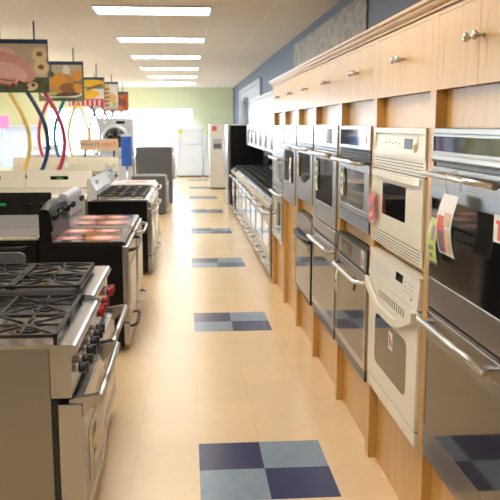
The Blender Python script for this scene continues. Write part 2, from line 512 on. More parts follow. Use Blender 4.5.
# oven openings per bay (z ranges)
OPEN = [[(.405, 1.582)], [(.385, 1.035), (1.075, 1.58)], [(.355, 1.005), (1.075, 1.587)], [(.345, 1.592)], [(.345, .95), (1.045, 1.588)], [(.96, 1.59)], [(.52, 1.585)]]
BAYS = []
for k in range(7):
    (a0, a1), (b0, b1) = STILES[k], STILES[k+1]
    y0 = (a0+a1)/2; y1 = (b0+b1)/2
    if k == 0: y0 = a0
    if k == 6: y1 = b1
    yc = (y0+y1)/2
    BAYS.append((a1, b0))
    t = thing('oven_cabinet', 'tall maple cabinet ' + cab_words[k], 'cabinet', (XF, yc, 0), 0, 'maple oven cabinets along the right wall')
    L0, L1 = a1-yc, b0-yc
    for (s0, s1) in ((y0-yc, L0), (L1, y1-yc)):
        B().box(0, .05, s0, s1, 0, ZD1+.015, M_maple).box(.05, .60, s0, s1, 0, ZD1+.015, M_maple_in).go('stile', t)
    # fillers, set back from the stiles
    zz = [0] + [v for o_ in OPEN[k] for v in o_] + [ZD0]
    for i in range(0, len(zz), 2):
        B().box(.037, .06, L0+.001, L1-.001, zz[i], zz[i+1], M_maple).go('filler_panel', t)
    B().box(.05, .60, L0+.001, L1-.001, ZD0, ZD0+.02, M_maple_in).box(.0, .05, L0+.001, L1-.001, ZD1+.002, ZD1+.015, M_maple).go('shelf', t)
    mid = (L0+L1)/2
    for (d0, d1, kn) in ((L0+.002, mid-.0015, mid-.035), (mid+.0015, L1-.002, mid+.035)):
        d = B(); d.box(.0006, .02, d0, d1, ZD0, ZD1, M_maple)
        for q in (d0, d1-.055): d.box(0, .0006, q, q+.055, ZD0, ZD1, M_maple)
        d.box(0, .0006, d0+.055, d1-.055, ZD0, ZD0+.045, M_maple); d.box(0, .0006, d0+.055, d1-.055, ZD1-.045, ZD1, M_maple)
        dd = d.go('door', t)
        B().lathe([(.007, 0), (.005, .008), (.005, .016), (.013, .024), (.015, .030), (.011, .036), (.002, .038)], (0, kn, ZD0+.137), (-1, 0, 0), M_chrome, 14).go('knob', dd, 'polished nickel knob')
# crown moulding over the run
prof = [(.05, 1.972), (-.004, 1.972), (-.008, 1.975), (-.009, 1.980), (-.016, 1.983), (-.024, 1.990), (-.028, 1.998), (-.033, 2.0), (-.037, 2.005), (-.039, 2.015), (-.02, 2.018), (.60, 2.018), (.60, 1.98), (.05, 1.98)]
b = B(); b.prism([(XF+p_[0], p_[1]+.001) for p_ in prof], 'y', -1.66, 4.33, M_maple)
tag(b.go('crown_molding'), 'stepped maple crown molding running along the top of the tall cabinets', 'molding')

# ------------------------------------------------------------------ wall ovens. local: x = along the wall (towards the viewer), -y = aisle, z up
def oven_root(k, label, group='wall ovens in the maple cabinets', z=0, name='wall_oven'):
    y0, y1 = BAYS[k]
    t = thing(name, label, 'oven', (XF, (y0+y1)/2, z), R_RIGHT, group)
    return t, -(y1-y0)/2 + .004, (y1-y0)/2 - .004
def body(t, x0, x1, z0, z1, m=None):
    B().box(x0+.025, x1-.025, .025, .55, z0+.01, z1-.01, m or M_blackpl).go('body', t)
def bar_handle(parent, x0, x1, z, out, r, m, posts=None, pr=.008, base=0.0):
    b = B(); b.cyl((x0, -out, z), (x1, -out, z), r, m, 16)
    p0, p1 = posts or (x0+.06, x1-.06)
    for px in (p0, p1): b.cyl((px, base, z), (px, -out, z), pr, m, 12)
    return b.go('handle', parent)
def bow_handle(parent, x0, x1, z, out, m, ra, rb, drop=.0, base=0.0, n=18):
    pts = []
    for k in range(n+1):
        s = k/n; e = min(1, min(s, 1-s)/.14)
        yy = base - (out-base)*math.sin(e*PI/2)
        pts.append((x0+(x1-x0)*s, yy, z - drop*math.sin(PI*s)))
    return B().tube(pts, 0, m, 12, flat=(rb, ra)).go('handle', parent)
def card(name, label, loc, w, h, mats, bend=.03, rz=0, group='price and energy tags hung on the ovens', cat='tag', holder=True, string=None, tilt=0):
    """a hanging card, slightly curled, printed blocks on its face, in a clear sleeve. local x across, z down from 0"""
    t = thing(name, label, cat, loc, rz, group)
    t.rotation_euler = (0, tilt, rz)
    def sheet(b, x0, x1, z0, z1, off, m, th=.0012):
        n = 8; i = b.slot(m); va = []
        for k in range(n+1):
            z = z0+(z1-z0)*k/n; yy = -bend*math.sin((z/-h)*PI*.9) - off
            va.append([b.bm.verts.new((x0, yy, z)), b.bm.verts.new((x1, yy, z)), b.bm.verts.new((x1, yy+th, z)), b.bm.verts.new((x0, yy+th, z))])
        fs = []
        for k in range(n):
            for j in range(4):
                fs.append(b.bm.faces.new((va[k][j], va[k][(j+1) % 4], va[k+1][(j+1) % 4], va[k+1][j])))
        fs.append(b.bm.faces.new(va[0])); fs.append(b.bm.faces.new(list(reversed(va[-1]))))
        for f in fs: f.material_index = i
        bmesh.ops.recalc_face_normals(b.bm, faces=fs)
    b = B(); sheet(b, -w/2, w/2, -h, 0, 0, mats[0]); b.go('card', t)
    if len(mats) > 1:
        b = B()
        for (u0, u1, v0, v1, mm) in mats[1:]: sheet(b, -w/2+w*u0, -w/2+w*u1, -h*v1, -h*v0, .0015, mm, .0008)
        b.go('print', t)
    if holder:
        b = B(); sheet(b, -w/2-.008, w/2+.008, -h-.008, .03, .004, M_clear, .0006); b.go('sleeve', t, 'clear plastic sleeve')
    if string:
        B().tube(string, .0018, M_string, 6).go('string', t, 'white string loop')
    return t
def sticker(parent, x, z, y, w, h, name='sticker'):
    b = B(); b.box(x-w/2, x+w/2, y-.0012, y, z-h/2, z+h/2, M_paper)
    b.box(x-w*.36, x-w*.02, y-.002, y-.0012, z-h*.36, z+h*.3, M_redpaper)
    b.box(x+w*.1, x+w*.34, y-.002, y-.0012, z-h*.36, z+h*.1, M_blue)
    return b.go(name, parent, 'white sticker with red and blue print')

# --- bay 0: the nearest stainless double oven
t, x0, x1 = oven_root(0, 'large stainless double oven nearest the viewer with a paper tag on its upper bar handle')
x0 += .02
body(t, x0, x1, .405, 1.582)
b = B()
b.box(x0, x1, -.028, .03, 1.562, 1.582, M_steel_b, .003)
b.ring(x0, x1, 1.497, 1.562, -.03, .02, .008, M_steel_b)
b.prism([(.02, 1.497), (-.03, 1.497), (-.036, 1.49), (-.038, 1.478), (-.034, 1.468), (.02, 1.468)], 'x', x0, x1, M_steel_b)
cp = b.go('control_panel', t)
B().box(x0+.008, x1-.008, -.022, .02, 1.505, 1.554, M_glass).go('display', cp, 'dark glass control display')
B().box(x0+.01, x1-.01, -.004, .03, 1.455, 1.468, M_blackpl).go('vent', t)
# upper door
def ss_door(name, z0, z1, wx0, wx1, wz0, wz1, hz):
    b = B()
    b.box(x0, x1, -.030, .02, wz1, z1, M_steel_b, .004)
    b.box(x0, x1, -.030, .02, z0, wz0, M_steel_b, .004)
    b.box(x0, wx0, -.030, .02, wz0, wz1, M_steel_b); b.box(wx1, x1, -.030, .02, wz0, wz1, M_steel_b)
    d = b.go(name, t)
    B().box(wx0, wx1, -.027, .02, wz0, wz1, M_glass if z0 > .9 else M_mirror).go('window', d, 'dark oven glass')
    B().box(x0+.002, x1-.002, -.034, -.030, wz1+.008, wz1+.045, M_steel_d).go('trim_band', d, 'darker steel band')
    hb = B(); hb.cyl((x0+.02, -.048, hz), (x1-.085, -.048, hz), .0098, M_chrome, 18)
    for px in (x0+.06, x1-.13): hb.box(px-.014, px+.014, -.044, -.01, hz-.005, hz+.005, M_steel, .002)
    hb.go('handle', d, 'polished steel bar handle')
    return d
ss_door('upper_door', .965, 1.455, x0+.012, x1-.012, 1.068, 1.345, 1.43)
B().box(x0+.006, x1-.006, .0, .03, .945, .963, M_blackpl).box(x0+.003, x1-.003, -.028, .0, .95, .957, M_steel_b).go('trim', t)
ss_door('lower_door', .435, .945, x0+.018, x1-.015, .525, .845, .918)
B().box(x0+.004, x1-.004, -.02, .03, .405, .431, M_steel_d, .002).go('bottom_trim', t)
YW = lambda k, x: (BAYS[k][0]+BAYS[k][1])/2 - x     # local x -> world y
# cards on that oven
card('paper_tag', 'white paper tag with a food photo hung by string from the nearest stainless handle', (.452, -1.112, 1.382), .135, .185,
     [M_paper, (.08, .55, .35, .95, M_redpaper), (.5, .9, .28, .5, M_tan), (.15, .5, .6, .85, M_ink), (.6, .92, .55, .95, M_tan), (.1, .4, .85, .97, M_blue)], .022, R_RIGHT, holder=False,
     string=[(-.03, -.0, 0), (-.045, -.006, .03), (-.02, -.010, .062), (.03, .0, .075), (.01, .022, .055), (.03, .018, .02), (.03, .0, 0)])
card('paper_tag', 'lime yellow price tag in a clear sleeve on the nearest stainless oven door', (.478, -.895, 1.285), .085, .145,
     [M_lime, (.1, .25, .1, .35, M_paper), (.45, .8, .15, .5, M_ink), (.2, .75, .62, .72, M_ink), (.25, .6, .8, .9, M_ink)], .012, R_RIGHT)
card('paper_tag', 'white tag with a red arrow at the right edge of the nearest oven window', (.494, -1.385, 1.35), .085, .075,
     [M_paper, (.38, .62, .3, .9, M_redpaper), (.2, .8, .18, .32, M_redpaper)], .0, R_RIGHT, holder=False)

# --- bay 1: bisque upper oven and cream lower oven
t, x0, x1 = oven_root(1, 'bisque upper oven with slotted vents and a small dark window', z=0)
body(t, x0, x1, 1.075, 1.58, M_bisque)
b = B()
b.ring(x0, x1, 1.465, 1.58, -.022, .02, .02, M_bisque)
b.prism([(.02, 1.485), (-.016, 1.485), (-.002, 1.56), (.02, 1.56)], 'x', x0+.02, x1-.02, M_bisque)
cp = b.go('control_panel', t)
B().box(.10, .20, -.016, .0, 1.50, 1.54, M_blackpl).go('display', cp, 'dark display')
B().lathe([(.03, 0), (.028, .012), (.012, .013), (.010, .026), (.002, .027)], (.245, -.006, 1.517), (0, -1, 0), M_bisque, 20).go('knob', cp)
b = B()
for q in range(5): b.box(-.19+q*.05, -.165+q*.05, -.011, -.005, 1.515+.006*(q % 2), 1.519+.006*(q % 2), M_ink)
b.go('marking', cp)
b = B(); b.box(x0, x1, -.012, .02, 1.405, 1.465, M_bisque)
for q in range(4): b.box(x0+.02, x1-.03, -.0135, -.0118, 1.413+q*.0125, 1.4165+q*.0125, M_ink)
b.go('vent_panel', t)
d = B().box(x0, x1, -.03, .02, 1.135, 1.40, M_bisque, .006, 3).go('door', t)
B().rrect(-.19, .165, 1.215, 1.352, -.0315, -.029, .004, M_glass).go('window', d, 'small dark oven window')
B().box(x0-.0, x1+.0, -.02, .0, 1.4005, 1.4045, M_blackpl).go('dark_gap_strip', d)
b = B(); b.prism([(x0+.02, -.012), (x0+.02, -.022), (x0+.07, -.029), (0, -.034), (x1-.07, -.029), (x1-.02, -.022), (x1-.02, -.012), (x1-.06, -.016), (0, -.02), (x0+.06, -.016)], 'z', 1.372, 1.398, M_bisque)
b.go('handle', d)
b = B(); b.box(x0, x1, -.02, .02, 1.075, 1.131, M_bisque, .003)
for q in range(4): b.box(x0+.02, x1-.02, -.0215, -.0198, 1.083+q*.0115, 1.0865+q*.0115, M_ink)
b.go('vent_panel', t)
card('paper_tag', 'red printed card in a clear sleeve on the edge of the bisque oven door', (.478, .01, 1.292), .12, .125,
     [M_redpaper, (.15, .8, .3, .5, M_crimson), (.35, .85, .45, .6, M_ink), (.2, .7, .7, .85, M_tan)], .006, R_RIGHT, tilt=-.3)

t, x0, x1 = oven_root(1, 'cream lower oven with a bowed handle and round-cornered window')
body(t, x0, x1, .385, 1.035, M_cream)
b = B(); b.prism([(.03, .915), (-.045, .915), (-.04, .93), (-.022, 1.02), (-.03, 1.035), (.03, 1.035)], 'x', x0, x1, M_cream)
cp = b.go('control_panel', t)
def onslope(bb, u0, u1, v0, v1, m):   # small printed patches on the sloping control face
    y_ = lambda v: -.040 + (v-.93)/.09*.018
    vs = [(u0, y_(v0)-.0012, v0), (u1, y_(v0)-.0012, v0), (u1, y_(v1)-.0012, v1), (u0, y_(v1)-.0012, v1)]
    va = [bb.bm.verts.new(p_) for p_ in vs]; vb = [bb.bm.verts.new((p_[0], p_[1]+.002, p_[2])) for p_ in vs]
    i = bb.slot(m); fs = [bb.bm.faces.new(va), bb.bm.faces.new(list(reversed(vb)))]
    for q in range(4): fs.append(bb.bm.faces.new((va[q], vb[q], vb[(q+1) % 4], va[(q+1) % 4])))
    for f in fs: f.material_index = i
    bmesh.ops.recalc_face_normals(bb.bm, faces=fs)
bb = B(); onslope(bb, .06, .16, .972, 1.005, M_glass); bb.go('display', cp, 'dark display')
bb = B()
for r_ in range(3):
    for c_ in range(5): onslope(bb, -.26+c_*.045, -.24+c_*.045, .95+r_*.018, .957+r_*.018, M_lgrey)
    for c_ in range(3): onslope(bb, .19+c_*.045, .215+c_*.045, .95+r_*.018, .957+r_*.018, M_lgrey)
onslope(bb, .28, .31, .937, .942, M_ink)
bb.go('keypad_print', cp, 'grey printed buttons')
d = B().box(x0, x1, -.035, .02, .445, .908, M_cream, .008, 3).go('door', t)
B().rrect(x0+.13, x1-.13, .535, .762, -.0365, -.034, .04, M_mirror).go('window', d, 'grey round-cornered oven glass')
sticker(d, .02, .70, -.0365, .06, .075)
b = B()
n = 16; up_, lo_ = [], []
for q in range(n+1):
    s_ = q/n; xx = x0+.005+(x1-x0-.01)*s_
    up_.append((xx, .905-.085*min(1, math.sin(PI*s_)*1.15))); lo_.append((xx, .868-.082*min(1, math.sin(PI*s_)*1.1)))
b.prism(up_ + list(reversed(lo_)), 'y', -.040, -.026, M_cream)
for px in (x0+.02, x1-.06): b.box(px, px+.04, -.028, -.012, .868, .902, M_cream)
b.go('handle', d, 'bowed cream handle')
b = B(); b.rrect(-.20, .20, .845, .875, -.037, -.034, .008, M_ink)
for q in range(12): b.box(-.19+q*.033, -.175+q*.033, -.0385, -.0365, .847, .873, M_cream)
b.go('vent', d)
B().box(x0+.002, x1-.002, -.03, .02, .385, .438, M_cream, .004).go('bottom_trim', t)

# --- bay 2: stainless oven pair with blue louvers
t, x0, x1 = oven_root(2, 'stainless built-in oven with dark blue louvers above and below its windowed door')
body(t, x0, x1, 1.075, 1.587)
b = B(); b.ring(x0, x1, 1.475, 1.587, -.02, .02, .016, M_steel); b.box(x1-.15, x1-.016, -.018, .02, 1.491, 1.571, M_steel)
cp = b.go('control_panel', t)
B().box(x0+.016, x1-.15, -.014, .02, 1.491, 1.571, M_mirror).go('display', cp, 'reflecting dark control glass')
sticker(cp, x1-.08, 1.525, -.018, .035, .05)
def louver(z0, z1, n):
    b = B(); b.box(x0+.005, x1-.005, -.004, .02, z0, z1, M_blackpl)
    for q in range(n):
        z = z0+(z1-z0)*(q+.5)/n; b.prism([(-.004, z-.006), (-.018, z-.003), (-.02, z), (-.004, z+.006)], 'x', x0+.005, x1-.005, M_louver)
    return b.go('louver', t, 'dark blue louver slats')
louver(1.41, 1.472, 4)
d = B()
d.box(x0, x1, -.028, .02, 1.15, 1.18, M_steel, .003); d.box(x0, x1, -.028, .02, 1.365, 1.408, M_steel, .003)
d.box(x0, x0+.09, -.028, .02, 1.18, 1.365, M_steel); d.box(x1-.09, x1, -.028, .02, 1.18, 1.365, M_steel)
d = d.go('door', t)
B().box(x0+.09, x1-.09, -.025, .02, 1.18, 1.365, M_mirror).go('window', d, 'dark oven window')
B().torus((x0+.09, -.029, 1.163), .010, .003, (0, 1, 0), M_blackpl, 16, 6).cyl((x0+.09, -.028, 1.163), (x0+.09, -.031, 1.163), .009, M_silver, 16).go('emblem', d, 'small round emblem')
bar_handle(d, x0-.005, x1-.015, 1.41, .048, .011, M_chrome)
louver(1.08, 1.145, 6)
card('paper_tag', 'yellow energy tag on the window of the louvered oven', (.492, .72, 1.37), .06, .15,
     [M_yellow, (.1, .9, .05, .2, M_ink), (.15, .85, .35, .5, M_ink), (.3, .7, .6, .75, M_ink)], .006, R_RIGHT, holder=False)
t, x0, x1 = oven_root(2, 'lower stainless oven with a curved-end handle under the louvered oven')
body(t, x0, x1, .355, 1.005)
b = B(); b.ring(x0, x1, .885, 1.005, -.024, .02, .012, M_blackpl); b.box(x0+.012, x0+.09, -.02, .02, .897, .993, M_steel); b.box(x0+.09, x1-.012, -.02, .02, .897, .993, M_steel_d)
cp = b.go('control_panel', t)
B().box(x0+.10, x0+.36, -.022, -.018, .91, .98, M_mirror).go('display', cp, 'dark control glass')
sticker(cp, x1-.10, .945, -.02, .06, .085)
d = B(); d.box(x0, x1, -.03, .02, .83, .882, M_steel_d, .003); d.box(x0, x0+.03, -.03, .02, .41, .83, M_steel); d.box(x1-.03, x1, -.03, .02, .41, .83, M_steel); d.box(x0+.03, x1-.03, -.03, .02, .41, .45, M_steel)
d = d.go('door', t)
B().box(x0+.03, x1-.03, -.028, .02, .45, .83, M_mirror).go('window', d, 'reflecting oven glass')
bow_handle(d, x0+.02, x1-.03, .835, -.052, M_chrome, .011, .011, 0, .0)
for o_ in kids(d):
    if o_.name.startswith('handle'):
        for v in o_.data.vertices: v.co.y = -abs(v.co.y) if True else v.co.y
B().box(x0, x1, -.02, .02, .355, .405, M_louver, .003).go('bottom_trim', t, 'dark blue bottom trim')
card('paper_tag', 'cream price tag hanging from the curved handle of the lower stainless oven', (.452, .63, .825), .05, .12,
     [M_paper, (.1, .9, .1, .3, M_yellow), (.2, .8, .45, .6, M_ink)], .008, R_RIGHT, holder=False, string=[(0, 0, -.005), (0, -.006, .01), (0, .0, .026), (0, .01, .02)])

# --- bay 3: tall stainless combination oven
t, x0, x1 = oven_root(3, 'stainless combination oven with two long bar handles and a round emblem')
body(t, x0, x1, .345, 1.592)
b = B(); b.ring(x0, x1, 1.463, 1.592, -.02, .02, .02, M_steel); b.box(x1-.16, x1-.02, -.018, .02, 1.483, 1.572, M_steel)
cp = b.go('control_panel', t); B().box(x0+.02, x1-.16, -.016, .02, 1.483, 1.572, M_mirror).go('display', cp, 'dark control glass')
b = B(); b.box(x0+.003, x1-.003, -.012, .02, 1.44, 1.46, M_louver); b.box(x0+.003, x1-.003, -.016, .02, 1.447, 1.452, M_steel); b.go('vent', t)
def sdoor(name, z0, z1, wz0, wz1, side, glass, hz, lo, hi, hout=.046, hm=None):
    d = B(); d.box(x0, x1, -.028, .02, wz1, z1, M_steel, .003); d.box(x0, x1, -.028, .02, z0, wz0, M_steel, .003)
    d.box(x0, x0+side, -.028, .02, wz0, wz1, M_steel); d.box(x1-side, x1, -.028, .02, wz0, wz1, M_steel)
    d = d.go(name, t); B().box(x0+side, x1-side, -.025, .02, wz0, wz1, glass).go('window', d, 'dark oven window')
    if hz: bar_handle(d, lo, hi, hz, hout, .012, hm or M_chrome)
    return d
d = sdoor('upper_door', .995, 1.437, 1.115, 1.385, .10, M_glass, 1.416, x0+.01, x1-.01)
B().torus((x0+.08, -.029, 1.06), .013, .003, (0, 1, 0), M_blackpl, 16, 6).cyl((x0+.08, -.028, 1.06), (x0+.08, -.031, 1.06), .012, M_silver, 16).go('emblem', d, 'small round emblem')
B().box(x0, x1, -.024, .02, .915, .985, M_steel, .003).go('control_band', t)
B().box(x0+.004, x1-.004, -.012, .02, .898, .912, M_blackpl).go('gap_trim', t)
sdoor('lower_door', .40, .895, .45, .83, .05, M_mirror, .855, x0+.01, x1-.01)
B().box(x0, x1, -.02, .02, .345, .395, M_louver, .003).go('bottom_trim', t, 'dark blue bottom trim')
card('paper_tag', 'yellow energy tag on the oven with the round emblem', (.492, 1.55, 1.365), .07, .19,
     [M_yellow, (.1, .9, .05, .2, M_ink), (.15, .85, .35, .5, M_ink), (.3, .7, .6, .75, M_ink)], .006, R_RIGHT, holder=False)

# --- bay 4: arched-window oven above, black-handled oven below
t, x0, x1 = oven_root(4, 'stainless oven whose dark window has an arched lower edge')
body(t, x0, x1, 1.045, 1.588)
b = B(); b.ring(x0, x1, 1.468, 1.588, -.02, .02, .022, M_steel)
cp = b.go('control_panel', t); B().box(x0+.022, x1-.022, -.015, .02, 1.49, 1.566, M_silver).box(-.1, .12, -.017, -.015, 1.505, 1.55, M_glass).go('display', cp, 'silver panel with a dark display')
B().box(x0, x1, -.014, .02, 1.437, 1.465, M_louver).go('vent', t)
d = B().box(x0, x1, -.028, .02, 1.045, 1.434, M_steel, .004).go('door', t)
pts = [(x0+.09, 1.39), (x0+.09, 1.23)] + [(x0+.09+(x1-x0-.18)*q/12, 1.23-.05*math.sin(PI*q/12)) for q in range(1, 12)] + [(x1-.09, 1.23), (x1-.09, 1.39)]
B().prism(pts, 'y', -.031, -.027, M_glass).go('window', d, 'dark window with an arched lower edge')
bar_handle(d, x0+.02, x1-.01, 1.425, .046, .012, M_chrome)
card('paper_tag', 'yellow energy tag beside the arched oven window', (.491, 2.37, 1.37), .06, .15, [M_yellow, (.1, .9, .05, .2, M_ink), (.2, .8, .4, .6, M_ink)], .006, R_RIGHT, holder=False)
t, x0, x1 = oven_root(4, 'lower oven with an arched grey control panel and a black handle')
body(t, x0, x1, .345, .95)
top = [(x0+(x1-x0)*q/12, .925+.025*math.sin(PI*q/12)) for q in range(13)]
B().prism([(x0, .82)] + top + [(x1, .82)], 'y', -.022, .02, M_steel_d).go('control_panel', t, 'arched steel control panel')
B().box(x0, x1, -.012, .02, .80, .818, M_blackpl).go('vent', t)
d = B(); d.box(x0, x1, -.03, .02, .74, .797, M_black, .003); d.box(x0, x1, -.03, .02, .345, .37, M_black, .003); d.box(x0, x0+.02, -.03, .02, .37, .74, M_black); d.box(x1-.02, x1, -.03, .02, .37, .74, M_black)
d = d.go('door', t)
B().box(x0+.02, x1-.02, -.028, .02, .37, .74, M_mirror).go('window', d, 'reflecting oven glass')
b = B(); b.prism([(x0+.02, -.012), (x0+.03, -.03), (x0+.12, -.05), (0, -.056), (x1-.12, -.05), (x1-.03, -.03), (x1-.02, -.012), (x1-.06, -.02), (0, -.034), (x0+.06, -.02)], 'z', .775, .80, M_blackpl)
b.go('handle', d, 'black bowed handle')
card('paper_tag', 'dark tag hanging from the black-handled lower oven', (.448, 2.22, .775), .045, .11, [M_ink, (.2, .8, .2, .5, M_lgrey)], .006, R_RIGHT, holder=False, string=[(0, 0, -.005), (0, .008, .01), (0, .012, .02), (0, .02, .014)])

# --- bay 5: single stainless oven; bay 6: bright stainless oven pair
t, x0, x1 = oven_root(5, 'single stainless oven over a plain maple base')
body(t, x0, x1, .96, 1.59)
b = B(); b.ring(x0, x1, 1.455, 1.59, -.02, .02, .02, M_steel); cp = b.go('control_panel', t); B().box(x0+.02, x1-.02, -.015, .02, 1.475, 1.57, M_mirror).go('display', cp, 'dark control glass')
B().box(x0, x1, -.012, .02, 1.435, 1.452, M_louver).go('vent', t)
d = sdoor('door', .96, 1.432, 1.13, 1.385, .08, M_mirror, 1.41, x0+.01, x1-.01)
card('paper_tag', 'pale tag on the single stainless oven', (.492, 2.84, 1.33), .10, .20, [M_paper, (.15, .85, .1, .3, M_tan), (.2, .8, .45, .8, M_ink)], .006, R_RIGHT, holder=False)
t, x0, x1 = oven_root(6, 'farthest wall oven, bright stainless with a curved handle, beside the low ranges')
body(t, x0, x1, .52, 1.585)
b = B(); b.ring(x0, x1, 1.33, 1.585, -.02, .02, .03, M_steel); cp = b.go('control_panel', t); B().box(x0+.03, x1-.03, -.015, .02, 1.36, 1.555, M_silver).box(-.2, .1, -.017, -.015, 1.40, 1.50, M_mirror).go('display', cp)
d = sdoor('upper_door', 1.02, 1.325, 1.08, 1.24, .08, M_mirror, 1.285, x0+.01, x1-.01)
d = sdoor('lower_door', .52, 1.012, .60, .90, .08, M_mirror, None, 0, 0)
bow_handle(d, x0+.03, x1-.03, .965, -.05, M_chrome, .011, .011, 0, 0)
for o_ in kids(d):
    if o_.name.startswith('handle'):
        for v in o_.data.vertices: v.co.y = -abs(v.co.y)
B().box(x0+.001, x1-.001, -.018, .02, 1.013, 1.0195, M_blackpl).go('gap_trim', t)
card('paper_tag', 'dark ribbon tag on the lower door of the farthest wall oven', (.492, 3.72, .88), .12, .22, [M_ink, (.3, .6, .2, .8, M_tan)], .006, R_RIGHT, holder=False)

# wall-oven fronts stand only slightly proud of the stiles
for o_ in bpy.data.objects:
    if o_.type == 'MESH' and o_.parent and o_.name.split('.')[0] != 'handle':
        top = o_.parent
        while top.parent: top = top.parent
        if top.name.startswith('wall_oven'):
            for v in o_.data.vertices:
                if v.co.y < 0: v.co.y *= .45

# ------------------------------------------------------------------ freestanding range builder. local: -y front, body y 0..d
def grate(t, x0, x1, y0, y1, z, h=.03, cells=1, m=M_iron, name='grate'):
    b = B(); w = .007
    for (a, c, e, f) in ((x0, x1, y0, y0+2*w), (x0, x1, y1-2*w, y1), (x0, x0+2*w, y0, y1), (x1-2*w, x1, y0, y1)):
        b.box(a, c, e, f, z+h-.012, z+h, m)
    for px in (x0+w, x1-w):
        for py in (y0+w, y1-w): b.box(px-w, px+w, py-w, py+w, z, z+h-.012, m)
    for k in range(cells):
        c0 = y0+(y1-y0)*k/cells; c1 = y0+(y1-y0)*(k+1)/cells
        if k: b.box(x0, x1, c0-w, c0+w, z+h-.012, z+h, m)
        cx, cy = (x0+x1)/2, (c0+c1)/2
        for (ex, ey) in ((x0, c0), (x1, c0), (x0, c1), (x1, c1), (cx, c0), (cx, c1), (x0, cy), (x1, cy)):
            dx, dy = ex-cx, ey-cy; l = math.hypot(dx, dy)
            b.tube([(ex, ey, z+h-.006), (cx+dx/l*.035, cy+dy/l*.035, z+h-.004)], .0055, m, 6)
    return b.go(name, t)
def burner(t, x, y, z, r=.05):
    b = B(); b.cyl((x, y, z), (x, y, z+.008), r, M_brass, 20); b.cyl((x, y, z+.008), (x, y, z+.016), r*.85, M_iron, 20)
    for k in range(5):
        a = 2*PI*k/5; b.box(x+r*.3*math.cos(a)-.012, x+r*.3*math.cos(a)+.012, y+r*.3*math.sin(a)-.012, y+r*.3*math.sin(a)+.012, z+.014, z+.02, M_iron)
    return b.go('burner', t)
def knob(t, x, y, z, m, r=.02, L=.03, axis=(0, -1, 0), bezel=True):
    a = Vector(axis); p = Vector((x, y, z)); b = B()
    if bezel: b.cyl(p, p+a*.018, r*.8, M_chrome, 16); p = p+a*.018
    b.lathe([(r*.95, 0), (r, .006), (r*.9, L*.6), (r*.86, L), (r*.4, L+.002)], p, axis, m, 14)
    b.box(p.x-.006, p.x+.006, p.y-L-.010, p.y-L*.5, p.z-r*.95, p.z+r*.95, m, .002) if axis == (0, -1, 0) else None
    return b.go('knob', t)

